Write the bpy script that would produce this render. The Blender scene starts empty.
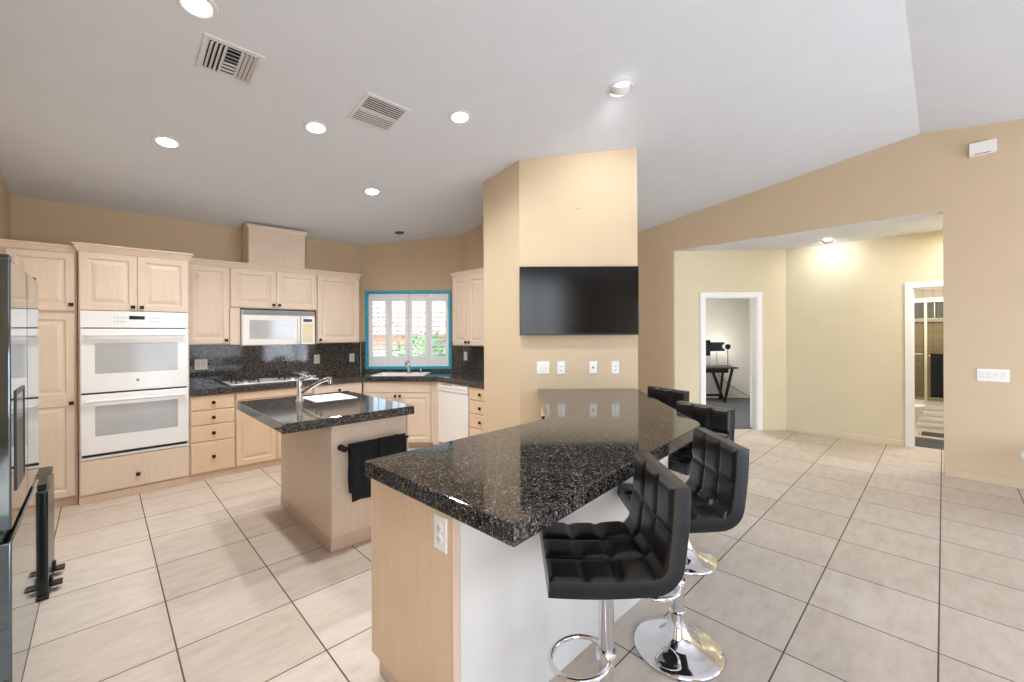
import bpy, bmesh, math, random
from mathutils import Vector, Matrix
from math import sin, cos, pi, radians, atan2, sqrt

scene = bpy.context.scene
COL = scene.collection
random.seed(7)

# ------------------------------------------------------------------ camera
YAW = radians(44.3)
CW, SW = cos(YAW), sin(YAW)
CAM_H = 1.45
cam_data = bpy.data.cameras.new('camera')
cam = bpy.data.objects.new('camera', cam_data)
COL.objects.link(cam)
cam_data.sensor_width = 36.0
cam_data.lens = 36.0 * 421.0 / 1024.0
cam_data.shift_y = -7.8 / 1024.0
cam_data.clip_start = 0.02
cam.matrix_world = (Matrix.Translation((0, 0, CAM_H)) @ Matrix.Rotation(-YAW, 4, 'Z')
                    @ Matrix.Rotation(radians(90), 4, 'X') @ Matrix.Rotation(-0.0045, 4, 'Z'))
scene.camera = cam

# ------------------------------------------------------------------ colour management, sky, sun, daylight
scene.view_settings.view_transform = 'Standard'
scene.view_settings.look = 'None'
scene.view_settings.gamma = 1.0
scene.view_settings.use_curve_mapping = False
scene.view_settings.exposure = 0.45
scene.cycles.use_denoising = True
scene.cycles.max_bounces = 10
scene.cycles.diffuse_bounces = 6
scene.cycles.glossy_bounces = 5
scene.cycles.sample_clamp_indirect = 6.0
scene.cycles.caustics_reflective = False
scene.cycles.caustics_refractive = False

world = bpy.data.worlds.new('sky')
scene.world = world
world.use_nodes = True
wn = world.node_tree
bg = wn.nodes['Background']
sky = wn.nodes.new('ShaderNodeTexSky')
sky.sky_type = 'NISHITA'
sky.sun_disc = False
sky.sun_elevation = radians(48)
sky.sun_rotation = radians(-100)
sky.air_density = 1.0
sky.dust_density = 1.5
wn.links.new(sky.outputs[0], bg.inputs[0])
bg.inputs[1].default_value = 0.4

sun_d = bpy.data.lights.new('sun', 'SUN')
sun_d.energy = 7.5
sun_d.angle = radians(1.0)
sun_d.color = (1.0, 0.95, 0.86)
sun = bpy.data.objects.new('sun', sun_d)
COL.objects.link(sun)
sun.rotation_euler = Vector((0.62, 0.12, -0.78)).to_track_quat('-Z', 'Y').to_euler()
sun.location = (0, 0, 12)

DAY = (0.82, 0.93, 1.11)


def area(name, loc, rot, sx, sy, power, color=DAY):
    d = bpy.data.lights.new(name, 'AREA')
    d.shape = 'RECTANGLE'
    d.size, d.size_y = sx, sy
    d.energy = power
    d.color = color
    o = bpy.data.objects.new(name, d)
    COL.objects.link(o)
    o.location = loc
    o.rotation_euler = rot
    return o


# daylight pouring in through the glazed openings on the far side of the room (behind the camera)
area('daylight_patio', (1.9, -4.05, 1.15), (radians(90), 0, 0), 2.5, 2.1, 36)
area('daylight_patio', (4.75, -4.05, 1.15), (radians(90), 0, 0), 1.9, 2.1, 78)
area('daylight_side', (-1.35, -1.9, 1.55), (radians(90), 0, radians(-90)), 2.6, 2.5, 85)

# ------------------------------------------------------------------ materials


def lin(c):
    out = []
    for v in c:
        v /= 255.0
        out.append(v / 12.92 if v <= 0.04045 else ((v + 0.055) / 1.055) ** 2.4)
    return tuple(out) + (1.0,)


class Nodes:
    def __init__(self, name):
        self.m = bpy.data.materials.new(name)
        self.m.use_nodes = True
        self.t = self.m.node_tree
        self.b = self.t.nodes['Principled BSDF']

    def n(self, kind, **kw):
        nd = self.t.nodes.new(kind)
        for k, v in kw.items():
            if hasattr(nd, k):
                setattr(nd, k, v)
            else:
                nd.inputs[k].default_value = v
        return nd

    def l(self, a, b):
        self.t.links.new(a, b)

    def ramp(self, stops):
        r = self.t.nodes.new('ShaderNodeValToRGB')
        els = r.color_ramp.elements
        while len(els) < len(stops):
            els.new(0.5)
        for e, (p, c) in zip(els, stops):
            e.position = p
            e.color = c
        return r

    def set(self, **kw):
        for k, v in kw.items():
            self.b.inputs[k.replace('_', ' ')].default_value = v

    def bump(self, src, strength=0.1, dist=0.01):
        bp = self.n('ShaderNodeBump')
        bp.inputs['Strength'].default_value = strength
        bp.inputs['Distance'].default_value = dist
        self.l(src, bp.inputs['Height'])
        self.l(bp.outputs[0], self.b.inputs['Normal'])


def plain(name, rgb, rough=0.5, metal=0.0, var=0.04, scale=9.0, bump=0.0, spec=0.5, coat=0.0, stretch=(1, 1, 1)):
    M = Nodes(name)
    tc = M.n('ShaderNodeTexCoord')
    mp = M.n('ShaderNodeMapping')
    mp.inputs['Scale'].default_value = stretch
    M.l(tc.outputs['Object'], mp.inputs[0])
    nz = M.n('ShaderNodeTexNoise')
    nz.inputs['Scale'].default_value = scale
    nz.inputs['Detail'].default_value = 4
    M.l(mp.outputs[0], nz.inputs['Vector'])
    c = lin(rgb)
    lo = tuple(max(0, v * (1 - var)) for v in c[:3]) + (1,)
    hi = tuple(min(1, v * (1 + var)) for v in c[:3]) + (1,)
    r = M.ramp([(0.3, lo), (0.7, hi)])
    M.l(nz.outputs[0], r.inputs[0])
    M.l(r.outputs[0], M.b.inputs['Base Color'])
    M.set(Roughness=rough, Metallic=metal)
    M.b.inputs['Specular IOR Level'].default_value = spec
    if coat:
        M.b.inputs['Coat Weight'].default_value = coat
        M.b.inputs['Coat Roughness'].default_value = 0.08
    if bump:
        M.bump(nz.outputs[0], bump, 0.004)
    return M.m


def emit(name, rgb, strength):
    M = Nodes(name)
    M.b.inputs['Base Color'].default_value = lin(rgb)
    M.b.inputs['Emission Color'].default_value = lin(rgb)
    M.b.inputs['Emission Strength'].default_value = strength
    return M.m


def wood(name, a, b, rough=0.38):
    M = Nodes(name)
    tc = M.n('ShaderNodeTexCoord')
    mp = M.n('ShaderNodeMapping')
    mp.inputs['Scale'].default_value = (26, 26, 1.6)
    M.l(tc.outputs['Object'], mp.inputs[0])
    nz = M.n('ShaderNodeTexNoise')
    nz.inputs['Scale'].default_value = 2.2
    nz.inputs['Detail'].default_value = 7
    nz.inputs['Roughness'].default_value = 0.6
    nz.inputs['Distortion'].default_value = 0.3
    M.l(mp.outputs[0], nz.inputs['Vector'])
    r = M.ramp([(0.28, lin(a)), (0.72, lin(b))])
    M.l(nz.outputs[0], r.inputs[0])
    n2 = M.n('ShaderNodeTexNoise')
    n2.inputs['Scale'].default_value = 3.0
    M.l(tc.outputs['Object'], n2.inputs['Vector'])
    mx = M.n('ShaderNodeMixRGB', blend_type='MULTIPLY')
    mx.inputs[0].default_value = 0.12
    M.l(r.outputs[0], mx.inputs[1])
    M.l(n2.outputs[0], mx.inputs[2])
    M.l(mx.outputs[0], M.b.inputs['Base Color'])
    M.set(Roughness=rough)
    M.b.inputs['Specular IOR Level'].default_value = 0.45
    return M.m


def granite(name, rot=0.0, off=(0, 0, 0), joints=True, axes='XY', light=1.0):
    M = Nodes(name)
    geo = M.n('ShaderNodeNewGeometry')
    nz = M.n('ShaderNodeTexNoise')
    nz.inputs['Scale'].default_value = 38
    nz.inputs['Detail'].default_value = 2
    M.l(geo.outputs['Position'], nz.inputs['Vector'])
    dist = M.n('ShaderNodeMixRGB', blend_type='LINEAR_LIGHT')
    dist.inputs[0].default_value = 0.02
    M.l(geo.outputs['Position'], dist.inputs[1])
    M.l(nz.outputs['Color'], dist.inputs[2])
    v1 = M.n('ShaderNodeTexVoronoi')
    v1.inputs['Scale'].default_value = 185
    M.l(dist.outputs[0], v1.inputs['Vector'])
    sep = M.n('ShaderNodeSeparateColor')
    M.l(v1.outputs['Color'], sep.inputs[0])
    k = lambda c: lin(tuple(min(255, v * light) for v in c))
    r = M.ramp([(0.0, k((24, 22, 22))), (0.24, k((48, 43, 40))), (0.42, k((80, 71, 62))), (0.55, k((34, 34, 36))),
                (0.70, k((98, 87, 76))), (0.80, k((74, 80, 88))), (0.93, k((142, 133, 121)))])
    r.color_ramp.interpolation = 'CONSTANT'
    M.l(sep.outputs[0], r.inputs[0])
    v2 = M.n('ShaderNodeTexVoronoi')
    v2.inputs['Scale'].default_value = 230
    M.l(geo.outputs['Position'], v2.inputs['Vector'])
    r2 = M.ramp([(0.0, (0.35, 0.35, 0.35, 1)), (0.6, (1, 1, 1, 1)), (1.0, (1.5, 1.45, 1.4, 1))])
    s2 = M.n('ShaderNodeSeparateColor')
    M.l(v2.outputs['Color'], s2.inputs[0])
    M.l(s2.outputs[1], r2.inputs[0])
    mul = M.n('ShaderNodeMixRGB', blend_type='MULTIPLY')
    mul.inputs[0].default_value = 0.8
    M.l(r.outputs[0], mul.inputs[1])
    M.l(r2.outputs[0], mul.inputs[2])
    last = mul.outputs[0]
    if joints:
        mp = M.n('ShaderNodeMapping')
        mp.inputs['Location'].default_value = off
        mp.inputs['Rotation'].default_value = (0, 0, rot)
        if axes == 'XY':
            M.l(geo.outputs['Position'], mp.inputs[0])
        else:
            sx = M.n('ShaderNodeSeparateXYZ')
            M.l(geo.outputs['Position'], sx.inputs[0])
            cx = M.n('ShaderNodeCombineXYZ')
            M.l(sx.outputs[0 if axes == 'XZ' else 1], cx.inputs[0])
            M.l(sx.outputs[2], cx.inputs[1])
            M.l(cx.outputs[0], mp.inputs[0])
        br = M.n('ShaderNodeTexBrick')
        br.offset = 0.0
        br.inputs['Scale'].default_value = 1.0
        br.inputs['Brick Width'].default_value = 0.305
        br.inputs['Row Height'].default_value = 0.305
        br.inputs['Mortar Size'].default_value = 0.0013
        br.inputs['Mortar Smooth'].default_value = 0.2
        M.l(mp.outputs[0], br.inputs['Vector'])
        mj = M.n('ShaderNodeMixRGB')
        M.l(br.outputs['Fac'], mj.inputs[0])
        M.l(last, mj.inputs[1])
        mj.inputs[2].default_value = lin((104, 98, 90))
        last = mj.outputs[0]
    M.l(last, M.b.inputs['Base Color'])
    M.set(Roughness=0.07)
    M.b.inputs['Specular IOR Level'].default_value = 0.5
    return M.m


def tiles(name, size, off, c1, c2, grout, mort, rough=0.45, axes='XY', noise=0.5):
    M = Nodes(name)
    geo = M.n('ShaderNodeNewGeometry')
    mp = M.n('ShaderNodeMapping')
    mp.inputs['Location'].default_value = off
    if axes == 'XY':
        M.l(geo.outputs['Position'], mp.inputs[0])
    else:
        sx = M.n('ShaderNodeSeparateXYZ')
        M.l(geo.outputs['Position'], sx.inputs[0])
        cx = M.n('ShaderNodeCombineXYZ')
        M.l(sx.outputs[0 if axes == 'XZ' else 1], cx.inputs[0])
        M.l(sx.outputs[2], cx.inputs[1])
        M.l(cx.outputs[0], mp.inputs[0])
    br = M.n('ShaderNodeTexBrick')
    br.offset = 0.0
    br.inputs['Scale'].default_value = 1.0
    br.inputs['Brick Width'].default_value = size
    br.inputs['Row Height'].default_value = size
    br.inputs['Mortar Size'].default_value = mort
    br.inputs['Mortar Smooth'].default_value = 0.15
    br.inputs['Color1'].default_value = lin(c1)
    br.inputs['Color2'].default_value = lin(c2)
    M.l(mp.outputs[0], br.inputs['Vector'])
    st = M.n('ShaderNodeMapping')
    st.inputs['Scale'].default_value = (1.0, 2.6, 1.0)
    M.l(geo.outputs['Position'], st.inputs[0])
    nz = M.n('ShaderNodeTexNoise')
    nz.inputs['Scale'].default_value = 5.5
    nz.inputs['Detail'].default_value = 8
    nz.inputs['Roughness'].default_value = 0.65
    M.l(st.outputs[0], nz.inputs['Vector'])
    r = M.ramp([(0.3, (0.70, 0.66, 0.61, 1)), (0.46, (0.88, 0.86, 0.83, 1)), (0.62, (1, 1, 1, 1))])
    M.l(nz.outputs[0], r.inputs[0])
    mx = M.n('ShaderNodeMixRGB', blend_type='MULTIPLY')
    mx.inputs[0].default_value = noise
    M.l(br.outputs['Color'], mx.inputs[1])
    M.l(r.outputs[0], mx.inputs[2])
    gm = M.n('ShaderNodeMixRGB')
    M.l(br.outputs['Fac'], gm.inputs[0])
    M.l(mx.outputs[0], gm.inputs[1])
    gm.inputs[2].default_value = lin(grout)
    M.l(gm.outputs[0], M.b.inputs['Base Color'])
    rr = M.n('ShaderNodeMapRange')
    M.l(br.outputs['Fac'], rr.inputs[0])
    rr.inputs['To Min'].default_value = rough
    rr.inputs['To Max'].default_value = 0.9
    M.l(rr.outputs[0], M.b.inputs['Roughness'])
    inv = M.n('ShaderNodeMath', operation='SUBTRACT')
    inv.inputs[0].default_value = 1.0
    M.l(br.outputs['Fac'], inv.inputs[1])
    M.bump(inv.outputs[0], 0.35, 0.003)
    return M.m


def pane(name, tint=(255, 255, 255), gloss=0.12):
    M = Nodes(name)
    t = M.t
    tr = M.n('ShaderNodeBsdfTransparent')
    tr.inputs[0].default_value = lin(tint)
    gl = M.n('ShaderNodeBsdfGlossy')
    gl.inputs['Roughness'].default_value = 0.02
    lw = M.n('ShaderNodeLayerWeight')
    p5 = M.n('ShaderNodeMath', operation='POWER')
    M.l(lw.outputs['Facing'], p5.inputs[0])
    p5.inputs[1].default_value = 5.0
    fr = M.n('ShaderNodeMath', operation='MULTIPLY_ADD')
    M.l(p5.outputs[0], fr.inputs[0])
    fr.inputs[1].default_value = 0.96
    fr.inputs[2].default_value = 0.03
    mx = M.n('ShaderNodeMixShader')
    M.l(fr.outputs[0], mx.inputs[0])
    M.l(tr.outputs[0], mx.inputs[1])
    M.l(gl.outputs[0], mx.inputs[2])
    M.l(mx.outputs[0], t.nodes['Material Output'].inputs[0])
    return M.m


PAINT = plain('beige_wall_paint', (204, 184, 155), 0.75, var=0.02, scale=3, spec=0.25)
PAINT_HALL = plain('cream_wall_paint', (222, 213, 186), 0.75, var=0.02, scale=3, spec=0.25)
PAINT_WHITE = plain('off_white_wall_paint', (226, 222, 212), 0.75, var=0.02, scale=3, spec=0.25)
CEIL = plain('white_ceiling_paint', (220, 226, 236), 0.85, var=0.015, scale=4, spec=0.2)
TRIM = plain('white_trim_paint', (244, 245, 248), 0.4, var=0.01)
TEAL = plain('teal_window_trim', (48, 168, 196), 0.45, var=0.04)
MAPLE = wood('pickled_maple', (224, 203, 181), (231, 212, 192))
MAPLE_DARK = wood('pickled_maple_dark', (212, 184, 162), (220, 194, 172))  # darker, pinker maple of the base boards, toe kicks and corner post
MAPLE_WARM = wood('warm_maple', (224, 194, 160), (231, 204, 172))
KNOB = plain('dark_bronze', (46, 36, 32), 0.35, 0.7, 0.1)
GRANITE = granite('brown_granite', off=(-0.10, -0.05, 0))
GRANITE_DIAG = granite('brown_granite_diagonal', rot=radians(44.3), off=(0.06, 0.1, 0))
GRANITE_BACK = granite('brown_granite_splash', axes='XZ', off=(-0.05, 0.0, 0), light=1.22)
FLOOR = tiles('beige_floor_tile', 0.49, (-0.245, -0.02, 0), (208, 197, 184), (197, 184, 170), (94, 78, 66), 0.0035, 0.42, noise=0.62)
SLATE = tiles('dark_slate_tile', 0.3, (0, 0, 0), (72, 74, 78), (62, 64, 70), (50, 50, 52), 0.003, 0.5)
BATH_TILE = tiles('beige_bath_tile', 0.11, (0, 0, 0), (208, 194, 172), (202, 188, 166), (160, 145, 124), 0.003, 0.3, axes='YZ')
BATH_FLOOR = tiles('light_bath_tile', 0.3, (0, 0, 0), (206, 192, 168), (200, 186, 162), (150, 134, 112), 0.003, 0.4)
CARPET = plain('grey_carpet', (92, 94, 98), 0.95, var=0.18, scale=160, bump=0.4)
WHITE_GLOSS = plain('white_enamel', (238, 238, 238), 0.12, var=0.01, spec=0.6)
WHITE_PLASTIC = plain('white_plastic', (236, 234, 230), 0.35, var=0.01)
ALMOND = plain('almond_plastic', (226, 212, 172), 0.4, var=0.02)
GREY_GLASS = plain('grey_oven_glass', (178, 180, 182), 0.08, var=0.03, spec=0.7)
BLACK_PLASTIC = plain('black_plastic', (20, 20, 21), 0.35, var=0.1)
BLACK_SCREEN = plain('black_screen', (2, 2, 2), 0.15, var=0.1, spec=0.3)
GREEN_SCREEN = plain('dark_green_screen', (16, 30, 30), 0.25, var=0.1)
CHROME = plain('chrome', (228, 228, 230), 0.06, 1.0, 0.01)
STEEL = plain('dark_stainless', (116, 130, 140), 0.05, 1.0, 0.02, 40, stretch=(1, 1, 0.05))
STEEL_SIDE = plain('grey_enamel_side', (66, 68, 71), 0.4, 0.3, 0.06, 30)
STEEL_BIN = plain('black_stainless', (56, 60, 62), 0.25, 0.8, 0.06)
LEATHER = plain('black_leather', (18, 15, 14), 0.29, var=0.2, scale=240, bump=0.12, spec=0.55)
LEATHER_EDGE = plain('black_leather_sky_tint', (13, 18, 24), 0.3, var=0.2, scale=240, bump=0.1, spec=0.45)  # bluish base colour paints the sky's reflection onto the black leather edges
TOWEL = plain('black_terry', (17, 18, 24), 0.95, var=0.35, scale=320, bump=0.7)
BROWN_MAT = plain('brown_mat', (82, 68, 60), 0.95, var=0.2, scale=200, bump=0.6)
ROCKER = plain('rocker_white', (218, 215, 210), 0.3, var=0.01)
PORCELAIN = plain('white_porcelain', (240, 238, 232), 0.1, var=0.01, spec=0.6)
VENT_DARK = plain('duct_dark', (40, 40, 42), 0.8)
VENT_WHITE = plain('vent_white', (222, 222, 224), 0.45, var=0.01)
GRATE = plain('cast_iron', (44, 42, 41), 0.5, 0.2, 0.1)
GOLD = plain('champagne_metal', (226, 218, 200), 0.4, 0.2, 0.04)
CURTAIN = plain('grey_curtain', (150, 154, 164), 0.9, var=0.2, scale=30)
LENS = emit('lamp_lens', (255, 252, 246), 12.0)
LENS_DIM = emit('lamp_lens_dim', (255, 250, 240), 3.0)
GLASS = pane('window_glass')
GLASS_FROST = pane('shower_glass', (225, 222, 210))
HEDGE_M = plain('hedge_leaf', (104, 146, 92), 0.6, var=0.5, scale=14)
STUCCO = plain('stucco', (226, 202, 176), 0.9, var=0.06)
ROOF_M = plain('clay_tile', (214, 172, 152), 0.85, var=0.12, scale=8)
GROUND_M = plain('dry_ground', (196, 184, 160), 0.95, var=0.15)
WHITE_WALL = plain('white_paint_panel', (214, 209, 203), 0.6, var=0.02)

# ------------------------------------------------------------------ mesh helpers


class MB:
    """collects shapes and links them as one mesh object"""

    def __init__(self):
        self.v = []
        self.f = []
        self.mi = []

    def add(self, verts, faces, mi=0):
        o = len(self.v)
        self.v += [tuple(p) for p in verts]
        self.f += [[i + o for i in f] for f in faces]
        self.mi += [mi] * len(faces)
        return self

    def box(self, x0, x1, y0, y1, z0, z1, mi=0):
        x0, x1 = min(x0, x1), max(x0, x1)
        y0, y1 = min(y0, y1), max(y0, y1)
        z0, z1 = min(z0, z1), max(z0, z1)
        v = [(x0, y0, z0), (x1, y0, z0), (x1, y1, z0), (x0, y1, z0), (x0, y0, z1), (x1, y0, z1), (x1, y1, z1), (x0, y1, z1)]
        return self.add(v, [[0, 3, 2, 1], [4, 5, 6, 7], [0, 1, 5, 4], [1, 2, 6, 5], [2, 3, 7, 6], [3, 0, 4, 7]], mi)

    def obox(self, c, ax, ay, az, hx, hy, hz):
        """box about c with half sizes along three unit axes"""
        c, ax, ay, az = Vector(c), Vector(ax).normalized(), Vector(ay).normalized(), Vector(az).normalized()
        v = []
        for sz in (-1, 1):
            for sx, sy in ((-1, -1), (1, -1), (1, 1), (-1, 1)):
                v.append(c + ax * hx * sx + ay * hy * sy + az * hz * sz)
        return self.add(v, [[0, 3, 2, 1], [4, 5, 6, 7], [0, 1, 5, 4], [1, 2, 6, 5], [2, 3, 7, 6], [3, 0, 4, 7]])

    def bar(self, p, q, w, d, up=(0, 0, 1)):
        p, q = Vector(p), Vector(q)
        ax = (q - p).normalized()
        s = ax.cross(Vector(up))
        if s.length < 1e-4:
            s = ax.cross(Vector((1, 0, 0)))
        s.normalize()
        u = s.cross(ax).normalized()
        return self.obox((p + q) / 2, ax, s, u, (q - p).length / 2, w / 2, d / 2)

    def prism(self, poly, z0, z1, mi=0):
        """poly counter-clockwise in xy; z1 may be a function of (x,y)"""
        n = len(poly)
        zf = z1 if callable(z1) else (lambda x, y: z1)
        v = [(x, y, z0) for x, y in poly] + [(x, y, zf(x, y)) for x, y in poly]
        f = [list(range(n))[::-1], list(range(n, 2 * n))]
        f += [[i, (i + 1) % n, n + (i + 1) % n, n + i] for i in range(n)]
        return self.add(v, f, mi)

    def rings(self, x0, x1, z0, z1, prof, yback):
        """panel facing -y: prof is a list of (inset, y); closed with a flat centre and a back"""
        v, f = [], []
        pts = [(0, yback)] + list(prof)
        for ins, y in pts:
            v += [(x0 + ins, y, z0 + ins), (x1 - ins, y, z0 + ins), (x1 - ins, y, z1 - ins), (x0 + ins, y, z1 - ins)]
        f.append([0, 3, 2, 1][::-1])
        f[0] = [3, 2, 1, 0]
        for k in range(len(pts) - 1):
            a, b = 4 * k, 4 * (k + 1)
            for i in range(4):
                j = (i + 1) % 4
                f.append([a + i, a + j, b + j, b + i])
        e = 4 * (len(pts) - 1)
        f.append([e, e + 1, e + 2, e + 3])
        return self.add(v, f)

    def lathe(self, prof, n=32, c=(0, 0, 0), axis='Z', cap=True, rot=None):
        """prof: list of (radius, height)"""
        v, f = [], []
        for r, h in prof:
            for i in range(n):
                a = 2 * pi * i / n
                p = Vector((r * cos(a), r * sin(a), h))
                if axis == 'Y':
                    p = Vector((p.x, -p.z, p.y))
                elif axis == 'X':
                    p = Vector((p.z, p.x, p.y))
                if rot is not None:
                    p = rot @ p
                v.append(p + Vector(c))
        for k in range(len(prof) - 1):
            for i in range(n):
                j = (i + 1) % n
                f.append([k * n + i, k * n + j, (k + 1) * n + j, (k + 1) * n + i])
        if cap:
            f.append(list(range(n))[::-1])
            f.append([(len(prof) - 1) * n + i for i in range(n)])
        return self.add(v, f)

    def tube(self, pts, r, n=12, closed=False):
        pts = [Vector(p) for p in pts]
        N = len(pts)
        v, f = [], []
        prev = None
        for i, p in enumerate(pts):
            if closed:
                t = (pts[(i + 1) % N] - pts[i - 1]).normalized()
            else:
                t = (pts[min(i + 1, N - 1)] - pts[max(i - 1, 0)]).normalized()
            if prev is None:
                s = t.cross(Vector((0, 0, 1)))
                if s.length < 1e-3:
                    s = t.cross(Vector((1, 0, 0)))
            else:
                s = prev - t * prev.dot(t)
            s.normalize()
            prev = s
            u = t.cross(s)
            rr = r[i] if isinstance(r, (list, tuple)) else r
            for k in range(n):
                a = 2 * pi * k / n
                v.append(p + s * (rr * cos(a)) + u * (rr * sin(a)))
        M = N if closed else N - 1
        for i in range(M):
            a, b = i * n, ((i + 1) % N) * n
            for k in range(n):
                j = (k + 1) % n
                f.append([a + k, a + j, b + j, b + k])
        if not closed:
            f.append(list(range(n))[::-1])
            f.append([(N - 1) * n + k for k in range(n)])
        return self.add(v, f)

    def build(self, name, mat, parent=None, bevel=0.0, smooth=True, seg=2, angle=38):
        me = bpy.data.meshes.new(name)
        me.from_pydata(self.v, [], self.f)
        bm = bmesh.new()
        bm.from_mesh(me)
        bmesh.ops.recalc_face_normals(bm, faces=bm.faces)
        ang = radians(angle)
        for fc in bm.faces:
            fc.smooth = smooth
        for e in bm.edges:
            if len(e.link_faces) == 2 and e.calc_face_angle(0) > ang:
                e.smooth = False
        bm.to_mesh(me)
        bm.free()
        mats = mat if isinstance(mat, (list, tuple)) else [mat]
        for m in mats:
            me.materials.append(m)
        if len(mats) > 1 and len(me.polygons) == len(self.mi):
            for p, i in zip(me.polygons, self.mi):
                p.material_index = i
        o = bpy.data.objects.new(name, me)
        COL.objects.link(o)
        if parent is not None:
            o.parent = parent
        if bevel:
            md = o.modifiers.new('bevel', 'BEVEL')
            md.width = bevel
            md.segments = seg
            md.limit_method = 'ANGLE'
            md.angle_limit = radians(40)
        return o


def tag(o, label=None, cat=None, group=None, kind=None):
    if label:
        o['label'] = label
    if cat:
        o['category'] = cat
    if group:
        o['group'] = group
    if kind:
        o['kind'] = kind
    return o


def thing(name, label, cat, loc=(0, 0, 0), rz=0.0, group=None):
    o = bpy.data.objects.new(name, None)
    o.empty_display_size = 0.1
    COL.objects.link(o)
    o.location = loc
    o.rotation_euler = (0, 0, rz)
    return tag(o, label, cat, group)


def kids(o):
    return [c for c in COL.objects if c.parent == o]


def copy_tree(o, parent=None):
    c = o.copy()
    COL.objects.link(c)
    if parent is not None:
        c.parent = parent
    for ch in kids(o):
        copy_tree(ch, c)
    return c


def struct(o):
    o['kind'] = 'structure'
    return o


def rd(r, d):
    """a point given by distance to the right of and in front of the doorway view axis, in room coordinates"""
    return (r * CW + d * SW, -r * SW + d * CW)


# ------------------------------------------------------------------ room shell
RIDGE_Y, RIDGE_Z, SLOPE = 0.16, 3.49, 0.143
TILT = math.atan(SLOPE)


def zc(y):
    return RIDGE_Z - SLOPE * abs(y - RIDGE_Y)


def wall(name, P, Q, mat, thick=0.12, z0=0.0, top=None, holes=(), breaks=(), parent=None):
    """upright wall from P to Q, its body on the left of P->Q; top is a height or None for the sloping ceiling"""
    P, Q = Vector(P), Vector(Q)
    L = (Q - P).length
    e = (Q - P) / L
    n = Vector((-e.y, e.x))
    tf = (lambda x, y: zc(y) + 0.03) if top is None else (lambda x, y: top)
    cuts = sorted({0.0, L} | {h[0] for h in holes} | {h[1] for h in holes} | set(breaks))
    b = MB()
    for a, c in zip(cuts[:-1], cuts[1:]):
        quad = [P + e * a, P + e * c, P + e * c + n * thick, P + e * a + n * thick]
        quad = [(q.x, q.y) for q in quad]
        hs = [h for h in holes if h[0] <= a + 1e-6 and h[1] >= c - 1e-6]
        if not hs:
            b.prism(quad, z0, tf)
        for h in hs:
            if h[2] > z0 + 1e-4:
                b.prism(quad, z0, h[2])
            b.prism(quad, h[3], tf)
    return struct(b.build(name, mat, parent, smooth=False))


# floor
fl = MB()
fl.box(-1.3, 6.18, -4.3, 6.0, -0.1, 0.0)
fl.prism([(6.18, -1.0), (7.35, -1.0), (7.35, 1.60), (6.18, 2.78)], -0.1, 0.0)
struct(fl.build('floor', FLOOR, smooth=False))

# gabled ceiling
cl = MB()
for (ya, yb) in ((-4.3, RIDGE_Y), (RIDGE_Y, 6.0)):
    v = []
    for x, y in ((-1.3, ya), (6.18, ya), (6.18, yb), (-1.3, yb)):
        v.append((x, y, zc(y)))
    for x, y in ((-1.3, ya), (6.18, ya), (6.18, yb), (-1.3, yb)):
        v.append((x, y, zc(y) + 0.12))
    cl.add(v, [[0, 3, 2, 1], [4, 5, 6, 7], [0, 1, 5, 4], [1, 2, 6, 5], [2, 3, 7, 6], [3, 0, 4, 7]])
struct(cl.build('ceiling', CEIL, smooth=False))

KX = 3.63            # kitchen wall on the right
BY = 5.75            # kitchen back wall
WP, WQ = Vector((2.62, 5.75)), Vector((3.63, 4.74))
WL = (WQ - WP).length
wall('wall_back', (2.67, BY), (-0.69, BY), PAINT, thick=-0.12)
wall('wall_window', WP, WQ, PAINT, holes=[(0.115, 1.25, 0.99, 2.015)])
wall('wall_kitchen_side', (KX, 3.25), (KX, 4.79), PAINT, thick=-0.12)
wall('wall_left', (-0.57, BY), (-0.57, 3.34), PAINT, thick=-0.12)
wall('wall_alcove', (-0.57, 3.34), (-1.17, 3.34), PAINT, thick=-0.12)
wall('wall_left_front', (-1.05, 3.34), (-1.05, -4.0), PAINT, thick=-0.12, breaks=[3.34 - RIDGE_Y],
     holes=[(3.94, 6.54, 0.3, 2.8)])
wall('wall_right', (6.05, 3.9), (6.05, -4.0), PAINT, thick=0.13, holes=[(3.9 - 2.79, 3.9 - 0.0, 0.0, 2.66)],
     breaks=[3.9 - RIDGE_Y])
wall('wall_rear', (3.6, 3.84), (6.05, 3.84), PAINT, thick=0.12)
wall('wall_patio', (6.18, -3.9), (-1.17, -3.9), PAINT, thick=0.12,
     holes=[(6.18 - 5.75, 6.18 - 3.75, 0.0, 2.2), (6.18 - 3.2, 6.18 - 0.6, 0.0, 2.2)])
# television pier
A0, A1 = (2.868, 2.83), (3.676, 2.043)
pier = MB().prism([A0, A1, (3.676, 3.36), (2.868, 3.36)][::1], 0.0, lambda x, y: zc(y) + 0.03)
struct(pier.build('wall_pier', PAINT, smooth=False))

# hallway beyond the opening
HS = 6.05 + 2.79
D0, D1 = Vector((6.07, 2.78)), Vector((7.23, 1.62))
DL = (D1 - D0).length
wall('wall_hall_diagonal', D0, D1, PAINT_HALL, thick=0.12, top=2.75, holes=[(0.435, 1.226, 0.0, 1.98)])
wall('wall_hall_back', (7.23, 1.66), (7.23, -1.0), PAINT_HALL, thick=0.12, top=2.75,
     holes=[(1.66 - 0.275, 1.66 + 0.5, 0.0, 2.0)])
wall('wall_hall_end', (7.35, -0.8), (6.1, -0.8), PAINT_HALL, thick=0.12, top=2.75)
hc = MB().box(6.179, 9.6, -1.2, 3.2, 2.66, 2.76)
struct(hc.build('ceiling_hall', CEIL, smooth=False))
# opening lining
lin_b = MB()
lin_b.box(6.06, 6.18, 0.0, 2.79, 2.655, 2.66)
struct(lin_b.build('trim_1', CEIL, smooth=False))

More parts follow.
